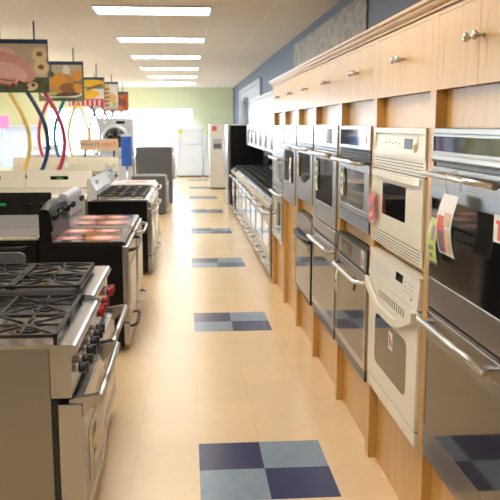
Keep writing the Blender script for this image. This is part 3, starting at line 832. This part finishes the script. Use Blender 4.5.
# ---- professional ranges (near left)
def pro_range(label, yc, w, red, H=.81, xo=-.815):
    t = thing('stove_range', label, 'range', (xo, yc, 0), R_LEFT, 'professional ranges at the front left')
    h = w/2; d = .66
    # local x: +x = +y world (towards the far end)
    b = B(); b.box(-h, h, .035, d, .09, H-.012, M_steel_s); b.box(-h+.003, h-.003, .05, d, 0, .09, M_blackpl); b.go('body', t)
    prof = [(.10, H), (-.050, H), (-.060, H-.004), (-.067, H-.013), (-.068, H-.024), (-.063, H-.034), (-.052, H-.040), (-.046, H-.042), (-.040, .61), (.0325, .61), (.0325, H-.012), (.10, H-.012)]
    b = B(); b.prism(prof, 'x', -h, h, M_steel)
    fp = b.go('control_panel', t)
    if not red:
        for kx in (-.28, -.18, -.045, .075, .19, .28): knob(fp, kx, -.042, .70, M_blackpl, .021, .026)
    else:
        for kx in (-.25, -.16, -.02, .20, .28): knob(fp, kx, -.042, .722, M_red, .022, .022)
    # deck
    B().box(-h, h, .10, d, H-.012, H, M_steel).go('cooktop', t)
    B().box(-h, h, d-.03, d, H, H+.06, M_steel, .003).go('backguard', t)
    # door
    dd = B(); dd.box(-h+.002, h-.002, -.078, .012, .10, .585, M_steel, .006)
    dd.box(-h+.05, h-.05, -.0795, -.077, .16, .50, M_steel_d)
    door = dd.go('door', t)
    B().rrect(-h+.12, h-.12, .22, .44, -.082, -.079, .012, M_mirror).go('window', door, 'dark oven window')
    B().box(-h+.006, h-.006, .013, .034, .095, .60, M_blackpl).go('dark_gap_strip', door)  # black strip: shade of the gap behind the door, put in as colour
    hb = B(); zz = .603; yy = -.142
    hb.cyl((-h+.012, yy, zz), (h-.012, yy, zz), .0145, M_chrome, 18)
    for s in (-1, 1):
        xa = s*(h-.008); xb = s*(h-.036)
        hb.prism([(-.03, .588), (-.03, .60), (-.06, .606), (-.135, .618), (-.152, .610), (-.156, .598), (-.150, .586), (-.135, .577), (-.11, .568), (-.095, .552), (-.079, .53), (-.079, .585)], 'x', min(xa, xb), max(xa, xb), M_steel)
    hb.go('handle', door, 'long tubular steel handle on cast brackets')
    B().box(-h+.01, h-.01, -.03, .034, .02, .09, M_steel, .003).go('kick_plate', t)
    if not red:
        for (gx0, gx1) in ((-h+.02, -.02), (-.015, h-.025)):
            grate(t, gx0, gx1, .006, .56, H, .035, 2)
            for by in (.14, .42): burner(t, (gx0+gx1)/2, by, H, .055)
        st = B().box(-.14, -.02, -.0835, -.082, .25, .42, M_yellow).box(-.13, -.03, -.0842, -.0835, .36, .40, M_ink).box(-.12, -.05, -.0842, -.0835, .28, .30, M_ink).go('sticker', door, 'yellow energy sticker')
    else:
        # raised black burner tray with rounded corners
        def rr(x0, x1, y0, y1, r, seg=6):
            pts = []
            for cx, cy, a0 in ((x1-r, y1-r, 0), (x0+r, y1-r, 90), (x0+r, y0+r, 180), (x1-r, y0+r, 270)):
                for k in range(seg+1):
                    a = math.radians(a0+90*k/seg); pts.append((cx+r*math.cos(a), cy+r*math.sin(a)))
            return pts
        lo = rr(-h+.012, h-.13, .015, .60, .05); hi = rr(-h+.003, h-.12, -.004, .615, .04)
        b = B(); i = b.slot(M_tray)
        va = [b.bm.verts.new((p_[0], p_[1], H+.001)) for p_ in lo]; vb = [b.bm.verts.new((p_[0], p_[1], H+.026)) for p_ in hi]
        n = len(va); fs = [b.bm.faces.new(va), b.bm.faces.new(vb)]
        for k in range(n):
            f = b.bm.faces.new((va[k], va[(k+1) % n], vb[(k+1) % n], vb[k])); f.smooth = True; fs.append(f)
        for f in fs: f.material_index = i
        bmesh.ops.recalc_face_normals(b.bm, faces=fs)
        b.go('burner_tray', t, 'raised dark burner tray with rounded corners')
        for gx0, gx1 in ((-h+.012, -.065), (-.06, h-.13)):
            grate(t, gx0, gx1, .004, .31, H+.026, .018, 1)
            grate(t, gx0, gx1, .315, .605, H+.026, .018, 1)
            for by in (.20, .47): burner(t, (gx0+gx1)/2, by, H+.026, .04)
    return t
M_tray = mat('dark_enamel_tray', (.10, .088, .09), .35)
pro_range('stainless professional range with black knobs, nearest at the left', -.30, .72, False)
pro_range('stainless professional range with red knobs and a raised burner tray', .435, .73, True, .832, -.835)
t = thing('griddle_cover', 'grey round-cornered griddle cover lying behind the red-knob range grates', 'cover', (-1.33, .73, .834))
B().rrect(-.12, .12, 0, .09, -.012, .012, .03, M_grey).go('cover_plate', t); B().box(-.05, .05, -.02, -.012, .015, .025, M_blackpl).go('grip', t)

# ---- generic household range
def range_std(label, loc, rz, w=.755, H=.80, side=M_black, front=M_black, top=M_cook, guard=M_black, gas=False, knobs_on='guard', handle=M_blackpl, gh=.24, win=M_mirror, glow=False, group=None, led=True, knobm=M_blackpl, d=.62, drawer_handle=True, bow=True, guard_tilt=.05, rim=None, arch=0, rings=True, splash=None):
    t = thing('stove_range', label, 'range', loc, rz, group)
    h = w/2
    b = B(); b.box(-h, h, .0, d, .04, H-.02, side, .003)
    for sx in (-h+.05, h-.05):
        for sy in (.06, d-.06): b.cyl((sx, sy, 0), (sx, sy, .04), .018, M_blackpl, 10)
    b.go('body', t)
    b = B(); b.box(-h-.003, h+.003, -.02, d-.05, H-.02, H, rim or side, .004)
    ct = b.go('cooktop', t)
    if not gas:
        B().box(-h+.012, h-.012, .0, d-.07, H, H+.003, top).go('glass_top', ct)
        for k, (bx, by, br) in enumerate(((-h*.5, .15, .125), (h*.5, .15, .095), (-h*.5, .38, .095), (h*.5, .38, .125)) if rings else ()):
            bb = B()
            if glow:
                bb.cyl((bx, by, H+.003), (bx, by, H+.0042), br, M_glow, 28); bb.cyl((bx, by, H+.0042), (bx, by, H+.005), br*.55, M_glow2, 24)
            else:
                bb.torus((bx, by, H+.003), br, .0012, (0, 0, 1), M_lgrey, 28, 5)
            bb.go('burner', t, 'reddish glowing burner print' if glow else None)
    else:
        for gx0, gx1 in ((-h+.02, -.004), (.004, h-.02)):
            grate(t, gx0, gx1, .03, d-.10, H, .04, 2)
            for by in (.15, .39): burner(t, (gx0+gx1)/2, by, H, .04)
    # backguard
    gz = H+gh; y0 = d-.09; tl = guard_tilt
    prof = [(d, H-.02), (d, gz-.03), (d-.015, gz-.005), (d-.035, gz), (y0+tl+.005, gz-.01), (y0+tl-.005, gz-.03), (y0-.005, H+.085), (y0+.01, H+.07), (y0, H-.0)]
    b = B()
    if not arch: b.prism(prof, 'x', -h, h, guard)
    else:
        NS = 14; i_ = b.slot(guard); rg = []
        for k in range(NS+1):
            xx = -h+w*k/NS; f_ = 1-arch*4*(xx/w)**2/gh*1.2
            rg.append([b.bm.verts.new((xx, p_[0], p_[1] if p_[1] < H+.1 else H+.1+(p_[1]-H-.1)*f_)) for p_ in prof])
        for k in range(NS):
            for j in range(len(prof)):
                b.bm.faces.new((rg[k][j], rg[k+1][j], rg[k+1][(j+1) % len(prof)], rg[k][(j+1) % len(prof)]))
        b.bm.faces.new(rg[0]); b.bm.faces.new(list(reversed(rg[-1])))
        for f in b.bm.faces: f.material_index = i_
        bmesh.ops.recalc_face_normals(b.bm, faces=list(b.bm.faces))
    g = b.go('backguard', t)
    if splash: B().box(-h+.01, h-.01, y0-.014, y0-.006, H+.004, H+.10, splash).go('backsplash', g, 'light grey backsplash')
    fy = lambda z: y0-.005+(z-H-.085)/(gz-.03-H-.085)*tl
    zc = H+.085+(gz-.03-H-.085)*.55
    if led:
        B().box(-.10, .10, fy(zc)-.002, fy(zc)+.012, zc-.035, zc+.035, M_glass).box(-.03, .04, fy(zc)-.003, fy(zc), zc, zc+.02, M_led).go('display', g, 'dark display with green digits')
    if knobs_on == 'guard':
        for kx in (-h+.07, -h+.16, h-.16, h-.07): knob(g, kx, fy(zc)+.004, zc, knobm, .022, .022, bezel=False)
    elif knobs_on == 'front':
        B().box(-h, h, -.035, -.0, H-.095, H-.022, front, .004).go('control_panel', t)
        for k in range(5): knob(t, -h+.09+k*(w-.18)/4, -.035, H-.058, knobm, .022, .024, bezel=False)
    zt = H-.10 if knobs_on == 'front' else H-.03
    dd = B().box(-h+.003, h-.003, -.045, -.001, .215, zt, front, .006).go('door', t)
    B().rrect(-h+.10, h-.10, .33, zt-.16, -.0475, -.044, .02, win).go('window', dd, 'dark oven window')
    if bow:
        n = 16; pts = []
        for k in range(n+1):
            s = k/n; pts.append((-h+.04+(w-.08)*s, -.045-.052*math.sin(PI*min(1, min(s, 1-s)/.2)/2), zt-.035))
        B().tube(pts, 0, handle, 10, flat=(.010, .013)).go('handle', dd)
    else: bar_handle(dd, -h+.04, h-.04, zt-.04, .09, .011, handle, base=-.045)
    dr = B().box(-h+.003, h-.003, -.04, -.001, .05, .205, front, .005).go('drawer', t)
    if drawer_handle:
        n = 12; pts = [(-h+.15+(w-.3)*k/n, -.04-.045*math.sin(PI*min(1, min(k/n, 1-k/n)/.2)/2), .15) for k in range(n+1)]
        B().tube(pts, 0, handle, 10, flat=(.008, .010)).go('handle', dr)
    return t
LR = 'household ranges of the left row'
range_std('black smooth-top range right behind the red-knob range', (-.805, 2.33, 0), R_LEFT, .76, .79, front=M_steel, glow=True, group=LR, handle=M_blackpl, knobm=M_black, gh=.27, d=.56, guard_tilt=.02, arch=.05)
range_std('smooth-top range with a silver backguard and black knobs', (-.80, 3.12, 0), R_LEFT, .76, .80, side=M_black, front=M_steel, glow=True, group=LR, guard=M_silver, handle=M_chrome, gh=.26, led=False, rim=M_lgrey, d=.56, guard_tilt=.02)
range_std('black-sided gas range with black grates and a white backguard', (-.775, 5.15, 0), R_LEFT, .76, .82, front=M_steel, top=M_steel, gas=True, group=LR, guard=M_white, handle=M_cream, gh=.22, led=True, rim=M_steel, knobs_on='front', knobm=M_cream)
range_std('second white-backed gas range of the left row', (-.775, 5.95, 0), R_LEFT, .76, .81, side=M_white, front=M_white, top=M_steel, gas=True, group=LR, guard=M_white, handle=M_cream, gh=.22, led=False, rim=M_steel, knobs_on='front', knobm=M_cream)
t = range_std('cream smooth-top range with an orange-red flyer lying on it', (-.80, 6.95, 0), R_LEFT, .76, .84, side=M_cream, front=M_cream, top=M_paper, group=LR, guard=M_silver, handle=M_cream, gh=.2, rim=M_cream, knobm=M_white)
fo = B().box(-.14, .14, -.1, .1, 0, .002, M_redpaper).box(-.12, .0, -.08, .08, .002, .003, M_tan).go('flyer'); fo.location = (-1.02, 6.98, .846); tag(fo, 'orange-red flyer lying on the cream smooth-top range', 'flyer')
FR = 'ranges that face the viewer at the left'
range_std('black-trimmed range facing the viewer with a green clock display', (-1.80, 2.16, 0), 0, .77, .80, side=M_black, front=M_black, top=M_cookg, guard=M_black, handle=M_blackpl, gh=.27, rim=M_bisque, rings=False, splash=M_lgrey, group=FR, knobm=M_black, d=.63)
c1 = range_std('cream range facing the viewer with a green clock, right one of the pair', (-1.82, 5.08, 0), 0, .735, .80, side=M_cream, front=M_cream, top=M_paper, guard=M_cream, handle=M_cream, gh=.28, group=FR, knobm=M_cream, d=.64, drawer_handle=False, knobs_on=None)
dup(c1, (-2.585, 5.08, 0), 'cream range facing the viewer, left one of the pair, cut by the picture edge')
range_std('bisque gas range facing the viewer with a row of knobs, behind the cream pair', (-1.72, 7.5, 0), 0, .74, .84, side=M_cream, front=M_cream, gas=True, guard=M_bisque, handle=M_cream, gh=.29, group=FR, knobm=M_bisque, led=False)
range_std('second bisque range with knobs facing the viewer behind the cream pair', (-2.50, 7.5, 0), 0, .74, .84, side=M_cream, front=M_cream, gas=True, guard=M_bisque, handle=M_cream, gh=.29, group=FR, knobm=M_bisque, led=False)

# ---- hanging food posters on bent coloured tubes
M_print = {}
def flat_oval(b, cx, cz, rx, rz, y, m, a=0, n=22):
    pts = []
    for k in range(n):
        u, v = rx*math.cos(2*PI*k/n), rz*math.sin(2*PI*k/n)
        pts.append((cx+u*math.cos(a)-v*math.sin(a), cz+u*math.sin(a)+v*math.cos(a)))
    b.prism(pts, 'y', y-.0008, y, m)
P = lambda n, c: mat('print_'+n, c, .45, var=.18, scale=25)
pc = dict(bg=P('beige', (.52, .44, .36)), green=P('green', (.06, .11, .05)), ham=P('ham', (.66, .34, .32)), ham2=P('ham_light', (.76, .50, .46)), rind=P('rind', (.30, .12, .10)), cream=P('pineapple', (.70, .60, .36)),
          berry=P('berry', (.18, .03, .04)), gold=P('roast', (.50, .26, .09)), brown=P('brown', (.26, .11, .05)), lime=P('grape', (.42, .48, .14)), white=P('plate', (.74, .71, .66)), orange=P('orange', (.66, .30, .05)),
          corn=P('corn', (.82, .48, .03)), red=P('gingham', (.66, .06, .09)), olive=P('olive', (.20, .20, .10)), bun=P('bun', (.72, .42, .18)), patty=P('patty', (.14, .05, .03)), chili=P('chili', (.42, .08, .02)), chili2=P('chili_light', (.62, .18, .04)), dark=P('dark', (.10, .06, .05)))
def poster(label, y, xr, w, z0, z1, frame, shapes, tubes, bow):
    t = thing('food_poster', label, 'poster', (xr-w/2, y, 0), 0, 'food posters on bent tubes')
    h = z1-z0
    pn = B().box(-w/2, w/2, -.012, .012, z0, z1, frame).go('panel', t)
    b = B()
    b.box(-w/2+.01, w/2-.014, -.0135, -.012, z0+.004, z1-.03, shapes[0])
    lv = .0135
    for s in shapes[1:]:
        lv += .0005
        if s[0] == 'o': flat_oval(b, -w/2+w*s[1], z0+h*s[2], w*s[3], h*s[4], -lv, pc[s[5]], s[6] if len(s) > 6 else 0)
        else: b.box(-w/2+w*s[1], -w/2+w*s[2], -lv-.0006, -lv, z0+h*s[3], z0+h*s[4], pc[s[5]])
    b.go('picture', t)
    B().box(-w/2, w/2, -.016, .016, z1, z1+.02, M_navy).go('top_rail', t, 'dark blue rail')
    for k, rx in enumerate((-w*.28, w*.28)):
        B().cyl((rx, 0, z1+.02), (rx, 0, CEIL), .010, M_navy, 8).go('hanger_rod', t)
    zb = .72
    for k, (fx, mm) in enumerate(tubes):
        x_ = -w/2+w*fx; pts = []
        for q in range(25):
            s = q/24; z = z0+.03+(zb-z0-.03)*s
            pts.append((x_+bow*(math.sin(PI*(.06+s*.94))-math.sin(PI*.06)), .02+.012*k, z))
        xe = pts[-1][0]; pts += [(xe, .02+.012*k, .5), (xe, .02+.012*k, .02)]
        B().tube(pts, .026, mm, 12).go('bent_tube', t)
    B().box(-w/2, w/2+.1, -.12, .18, 0, .02, M_grey).go('stand_base', t)
    return t
berries = [('o', .30+.11*k, .10+.05*(k % 3), .035, .035, 'berry') for k in range(7)]
poster('largest food poster of sliced ham and pineapple, front of the hanging row', 5.98, -1.945, .70, 1.968, 2.555, M_navy,
       [pc['bg'], ('b', 0.02, .98, .0, .30, 'green'), ('o', .28, .62, .22, .26, 'ham2', .6), ('o', .42, .50, .40, .22, 'ham', -.5), ('o', .36, .40, .30, .18, 'ham2', -.3), ('o', .24, .22, .26, .07, 'rind', -.25), ('o', .24, .25, .25, .065, 'ham', -.25), ('o', .22, .31, .24, .06, 'rind', -.25), ('o', .22, .335, .24, .06, 'ham', -.25), ('o', .20, .40, .25, .1, 'ham2', -.25),
        ('o', .86, .74, .13, .15, 'cream'), ('o', .86, .75, .05, .05, 'brown'), ('o', .88, .48, .13, .15, 'cream'), ('o', .88, .50, .05, .05, 'brown'), ('o', .72, .12, .10, .08, 'cream', .3)] + berries,
       [(.30, M_gold), (.60, M_navy), (.88, M_crimson)], .28)
poster('food poster of a roast turkey, second of the hanging row', 9.1, -1.945, .70, 1.965, 2.555, M_navy,
       [pc['olive'], ('b', .3, .96, .62, .94, 'bg'), ('o', .62, .80, .08, .14, 'white'), ('o', .85, .66, .12, .14, 'orange'), ('o', .5, .18, .46, .11, 'white'), ('o', .5, .20, .42, .08, 'dark'), ('o', .42, .46, .36, .26, 'gold', .2), ('o', .68, .34, .22, .13, 'brown'), ('o', .40, .54, .22, .16, 'orange', .3), ('o', .86, .38, .10, .08, 'orange'), ('o', .88, .28, .09, .07, 'orange'),
        ('o', .14, .26, .07, .08, 'lime'), ('o', .30, .20, .12, .05, 'lime'), ('o', .20, .70, .16, .1, 'green'), ('o', .07, .45, .06, .16, 'berry'), ('o', .55, .05, .3, .045, 'green')],
       [(.20, M_crimson), (.55, M_teal), (.86, M_gold)], -.22)
poster('food poster of corn cobs on a red checked cloth, third of the hanging row', 12.2, -1.945, .70, 1.965, 2.50, M_navy,
       [pc['white'], ('b', .02, .97, .62, .95, 'olive'), ('b', .02, .97, .0, .26, 'red'), ('o', .55, .82, .44, .13, 'corn', .05), ('o', .45, .42, .42, .16, 'corn', .05), ('o', .7, .68, .25, .04, 'brown', .4)] + [('b', .04+.13*k, .09+.13*k, .02, .22, 'white') for k in range(7)],
       [(.25, M_gold), (.58, M_navy), (.88, M_crimson)], .22)
poster('food poster of a tall stacked burger, fourth of the hanging row', 15.3, -1.945, .70, 1.965, 2.58, M_navy,
       [pc['white'], ('b', .02, .97, 0, .12, 'bg'), ('o', .80, .42, .14, .18, 'bun'), ('o', .86, .22, .10, .1, 'lime')] + [s for k in range(5) for s in (('o', .42, .16+.15*k, .30, .05, 'patty'), ('o', .42, .20+.15*k, .31, .03, 'lime'), ('o', .42, .235+.15*k, .29, .055, 'bun'))] + [('o', .42, .93, .28, .05, 'bun')],
       [(.25, M_crimson), (.58, M_teal), (.88, M_teal)], -.22)
poster('food poster of dark red chili, farthest of the hanging row', 18.4, -1.945, .70, 1.965, 2.48, M_navy,
       [pc['chili']] + [('o', .1+.8*((k*37) % 17)/17, .12+.76*((k*53) % 23)/23, .09, .07, ('chili2', 'dark', 'chili2', 'berry')[k % 4], k) for k in range(22)] + [('o', .25, .90, .22, .03, 'white', -.2)],
       [(.3, M_teal), (.7, M_teal)], .22)

# ---- far left group
t = thing('tabletop_sign', 'tan board sign reading WHATS NEXT behind the bisque ranges', 'sign', (-1.68, 8.55, 0))
B().box(-.29, .29, -.012, .012, 1.21, 1.385, M_tan).go('board', t)
text('WHATS', .085, (-.135, -.0135, 1.30), (PI/2, 0, 0), M_ink, 'lettering', t)
text('NEXT', .085, (.15, -.0135, 1.30), (PI/2, 0, 0), M_redpaper, 'lettering', t)
for sx in (-.22, .22): B().cyl((sx, .02, 0), (sx, .02, 1.22), .014, M_blackpl, 8).go('leg', t)
t = thing('sign_stand', 'upright blue box sign on a thin post in the left row', 'sign', (-1.27, 8.6, 0))
B().box(-.078, .078, -.05, .05, .97, 1.42, M_blue, .006).box(-.078, .078, -.05, .05, 1.42, 1.455, M_silver, .006).go('sign_box', t)
B().cyl((0, 0, .02), (0, 0, .97), .015, M_chrome, 10).go('post', t); B().cyl((0, 0, 0), (0, 0, .02), .12, M_grey, 20).go('base', t)

def washer(label, loc, rz, w, d, z0, z1, m, front_load=True, doorm=M_glass, guard=0, group='washers and dryers at the left end', pedestal=None, name='washing_machine'):
    t = thing(name, label, 'washer', loc, rz, group); h = w/2
    B().box(-h, h, 0, d, z0+.02, z1, m, .012, 3).box(-h+.04, h-.04, .04, d-.04, z0, z0+.02, M_blackpl).go('body', t)
    if pedestal: 
        pd = B().box(-h, h, 0, d, .0, z0, m, .008).go('pedestal', t); B().box(-.12, .12, -.02, 0, z0-.09, z0-.07, M_chrome).go('handle', pd)
    if front_load:
        zc = z0+(z1-z0)*.50; r = min(w*.36, (z1-z0)*.33)
        B().box(-h+.01, h-.01, -.012, 0, z1-.13, z1-.015, M_lgrey, .004).box(.02, .18, -.015, -.012, z1-.10, z1-.05, M_glass).go('control_panel', t)
        dr = B().torus((0, -.02, zc), r, .035, (0, 1, 0), M_silver, 28, 10).go('door', t)
        B().lathe([(r*.97, 0), (r*.95, .02), (r*.5, .04), (.001, .045)], (0, -.0, zc), (0, -1, 0), doorm, 28).go('door_glass', dr)
        knob(t, -h+.12, -.012, z1-.075, M_silver, .03, .02, bezel=False)
    else:
        B().box(-h+.03, h-.03, .03, d-.16, z1, z1+.02, m, .008).go('lid', t)
        B().prism([(d, z1), (d, z1+.14), (d-.05, z1+.14), (d-.12, z1+.01), (d-.12, z1)], 'x', -h, h, M_lgrey).go('console', t)
        for kx in (-.2, .2): knob(t, kx, d-.10, z1+.07, M_silver, .028, .02, bezel=False)
    return t
washer('grey front-load washer with a round dark door raised on a pedestal', (-1.68, 11.3, 0), 0, .62, .62, .98, 1.72, M_lgrey, pedestal=True)
washer('low dark grey front-load machine facing the aisle in the left row', (-.74, 10.75, 0), R_LEFT, .66, .60, 0, .70, M_grey, True)
washer('tall dark grey front-load washer on a drawer pedestal facing the aisle', (-.66, 12.85, 0), R_LEFT, .66, .74, .32, 1.15, M_grey, True, pedestal=True)
washer('white top-load washer beyond the tall dark grey washer', (-.70, 15.3, 0), R_LEFT, .68, .66, 0, .95, M_white, False)
washer('second white top-load washer beyond the tall dark grey washer', (-.72, 16.6, 0), R_LEFT, .68, .66, 0, .95, M_white, False)
washer('white top-load washer behind the tan sign', (-2.0, 9.6, 0), 0, .68, .66, 0, .95, M_white, False)
washer('white top-load washer left of the one behind the tan sign', (-2.75, 9.6, 0), 0, .68, .66, 0, .95, M_white, False)
washer('white front-load dryer standing near the far left window', (-3.6, 14.5, 0), 0, .68, .66, .3, 1.15, M_white, True, pedestal=True)
t = thing('pink_sign', 'pink board sign by the far left windows', 'sign', (-6.0, 19.5, 0))
B().box(-.45, .55, -.01, .01, 1.5, 1.86, M_pink).go('board', t)
for sx in (-.3, .4): B().cyl((sx, .02, 0), (sx, .02, 1.5), .02, M_trim, 8).go('post', t)

# ---- refrigerators at the far end
def fridge(label, loc, rz, w, d, H, m, side=None, style='top', disp=False, handle=M_white, group='refrigerators at the far end', tagm=None):
    t = thing('refrigerator', label, 'refrigerator', loc, rz, group); h = w/2
    B().box(-h, h, 0, d, .03, H-.01, side or m, .006).box(-h+.02, h-.02, .03, d, 0, .03, M_blackpl).go('body', t)
    if style == 'top': doors = ((-h, h, .05, H*.66), (-h, h, H*.66+.008, H))
    else: doors = ((-h, -.06, .05, H), (-.052, h, .05, H))
    for k, (a, c, e, f) in enumerate(doors):
        dr = B().box(a, c, -.06, -.004, e, f, m, .01, 3).go('door', t)
        hx = (a+.05) if style == 'top' else (c-.04 if k == 0 else a+.04)
        z0, z1 = (e+(f-e)*.5, f-.06) if style == 'top' and k == 0 else ((e+.06, e+(f-e)*.6) if style == 'top' else (e+.5, f-.35))
        B().tube([(hx, -.058, z0), (hx, -.09, z0+.03), (hx, -.10, (z0+z1)/2), (hx, -.09, z1-.03), (hx, -.058, z1)], .011, handle, 8).go('handle', dr)
        if disp and k == 0:
            B().box(a+.08, c-.08, -.063, -.055, 1.0, 1.26, M_lgrey).box(a+.10, c-.10, -.064, -.062, 1.02, 1.14, M_grey).go('ice_dispenser', dr, 'grey ice and water dispenser')
        if tagm and k == (0 if style != 'top' else 1):
            B().box(a+.06, a+.18, -.0625, -.059, f-.17, f-.05, tagm).go('sticker', dr, 'coloured sticker')
    return t
fridge('black-sided stainless side-by-side refrigerator past the low range row', (.50, 12.06, 0), R_RIGHT, .90, .62, 1.60, M_steel, M_black, 'side', handle=M_chrome)
fridge('bisque side-by-side refrigerator with an ice dispenser and red sticker', (.67, 16.0, 0), 0, .90, .70, 1.62, M_cream, None, 'side', True, M_cream, tagm=M_redpaper)
fridge('white refrigerator in the middle of the far end', (-.255, 20.7, 0), 0, .78, .70, 1.51, M_white, None, 'top', tagm=M_lime)
fridge('white refrigerator right of the middle one, partly hidden by the bisque one', (.56, 20.7, 0), 0, .78, .70, 1.48, M_white, None, 'top', tagm=M_lime)
fridge('shorter white refrigerator left of the middle one under the window', (-1.10, 20.7, 0), 0, .78, .70, 1.30, M_white, None, 'top')

# ---- right: the low range row with microwaves and white wall cabinets above
RR = 'gas ranges of the right row'
rlabels = ['nearest stainless gas range of the right row, right after the tall cabinets', 'second stainless gas range of the right row', 'third stainless gas range of the right row', 'fourth stainless gas range of the right row',
           'fifth stainless gas range of the right row', 'sixth stainless gas range of the right row', 'seventh stainless gas range of the right row', 'last black gas range of the right row, beside the black refrigerator']
r0 = range_std(rlabels[0], (.535, 4.74, 0), R_RIGHT, .765, .83, side=M_black, front=M_steel, gas=True, group=RR, guard=M_black, handle=M_chrome, gh=.10, led=False, knobs_on='front', knobm=M_bisque, d=.60, guard_tilt=.02, rim=M_steel, win=M_mirror)
for k in range(1, 7): dup(r0, (.535, 4.74+.80*k, 0), rlabels[k])
range_std(rlabels[7], (.52, 4.74+.80*7+.02, 0), R_RIGHT, .765, .83, side=M_black, front=M_black, gas=True, group=RR, guard=M_black, handle=M_chrome, gh=.22, led=False, knobs_on='front', knobm=M_chrome, d=.61, rim=M_black)
def microwave(label, loc):
    t = thing('microwave_oven', label, 'microwave', loc, R_RIGHT, 'over-range microwaves of the right row')
    B().box(-.375, .375, 0, .37, 0, .37, M_steel_d, .004).go('body', t)
    d = B().box(-.372, .22, -.03, -.001, .01, .33, M_steel, .006).go('door', t); B().box(-.31, .13, -.032, -.029, .06, .28, M_mirror).go('window', d, 'dark door glass')
    B().cyl((.18, -.06, .05), (.18, -.06, .30), .011, M_chrome, 10).cyl((.18, -.03, .07), (.18, -.06, .07), .006, M_chrome, 8).cyl((.18, -.03, .28), (.18, -.06, .28), .006, M_chrome, 8).go('handle', d)
    B().box(.225, .372, -.028, -.001, .01, .33, M_silver, .004).box(.25, .35, -.030, -.028, .25, .31, M_glass).go('control_panel', t)
    B().box(-.372, .372, -.025, -.001, .335, .365, M_steel_d).go('vent', t)
    return t
ml = ['nearest over-range microwave in view, beside the tall cabinets', 'second over-range microwave from the tall cabinets', 'third over-range microwave from the tall cabinets', 'fourth over-range microwave from the tall cabinets', 'fifth over-range microwave from the tall cabinets', 'farthest over-range microwave, next to the black refrigerator']
m0 = microwave(ml[0], (.77, 4.74+.80*2, 1.23))
for k in range(1, 6): dup(m0, (.77, 4.74+.80*(2+k), 1.23), ml[k])
def wall_cab(label, loc):
    t = thing('wall_cabinet', label, 'cabinet', loc, R_RIGHT, 'white wall cabinets over the microwaves')
    B().box(-.40, .40, 0, .31, 0, .38, M_white).go('body', t)
    for a, c, kx in ((-.397, -.002, -.04), (.002, .397, .04)):
        d = B().box(a, c, -.018, -.001, .005, .375, M_white, .003).go('door', t)
        B().ball((kx, -.027, .06), .011, M_chrome).go('knob', d, 'small metal knob')
    return t
wl = [s.replace('over-range microwave', 'white wall cabinet').replace(' in view, beside the tall cabinets', ' above the microwaves, beside the tall maple cabinets').replace('next to', 'reaching towards') for s in ml]
w0 = wall_cab(wl[0], (.835, 4.74+.80*2, 1.61))
for k in range(1, 6): dup(w0, (.835, 4.74+.80*(2+k), 1.61), wl[k])
b = B(); b.prism([(.0, 1.99), (-.02, 1.995), (-.04, 2.02), (-.05, 2.03), (-.05, 2.04), (.30, 2.04), (.30, 1.99)], 'y', 0, 1, M_trim)
for v in b.bm.verts: v.co = Vector((v.co.x+.835, 5.94+v.co.y*4.85, v.co.z))
tag(b.go('crown_molding'), 'white crown molding on top of the white wall cabinets', 'molding')
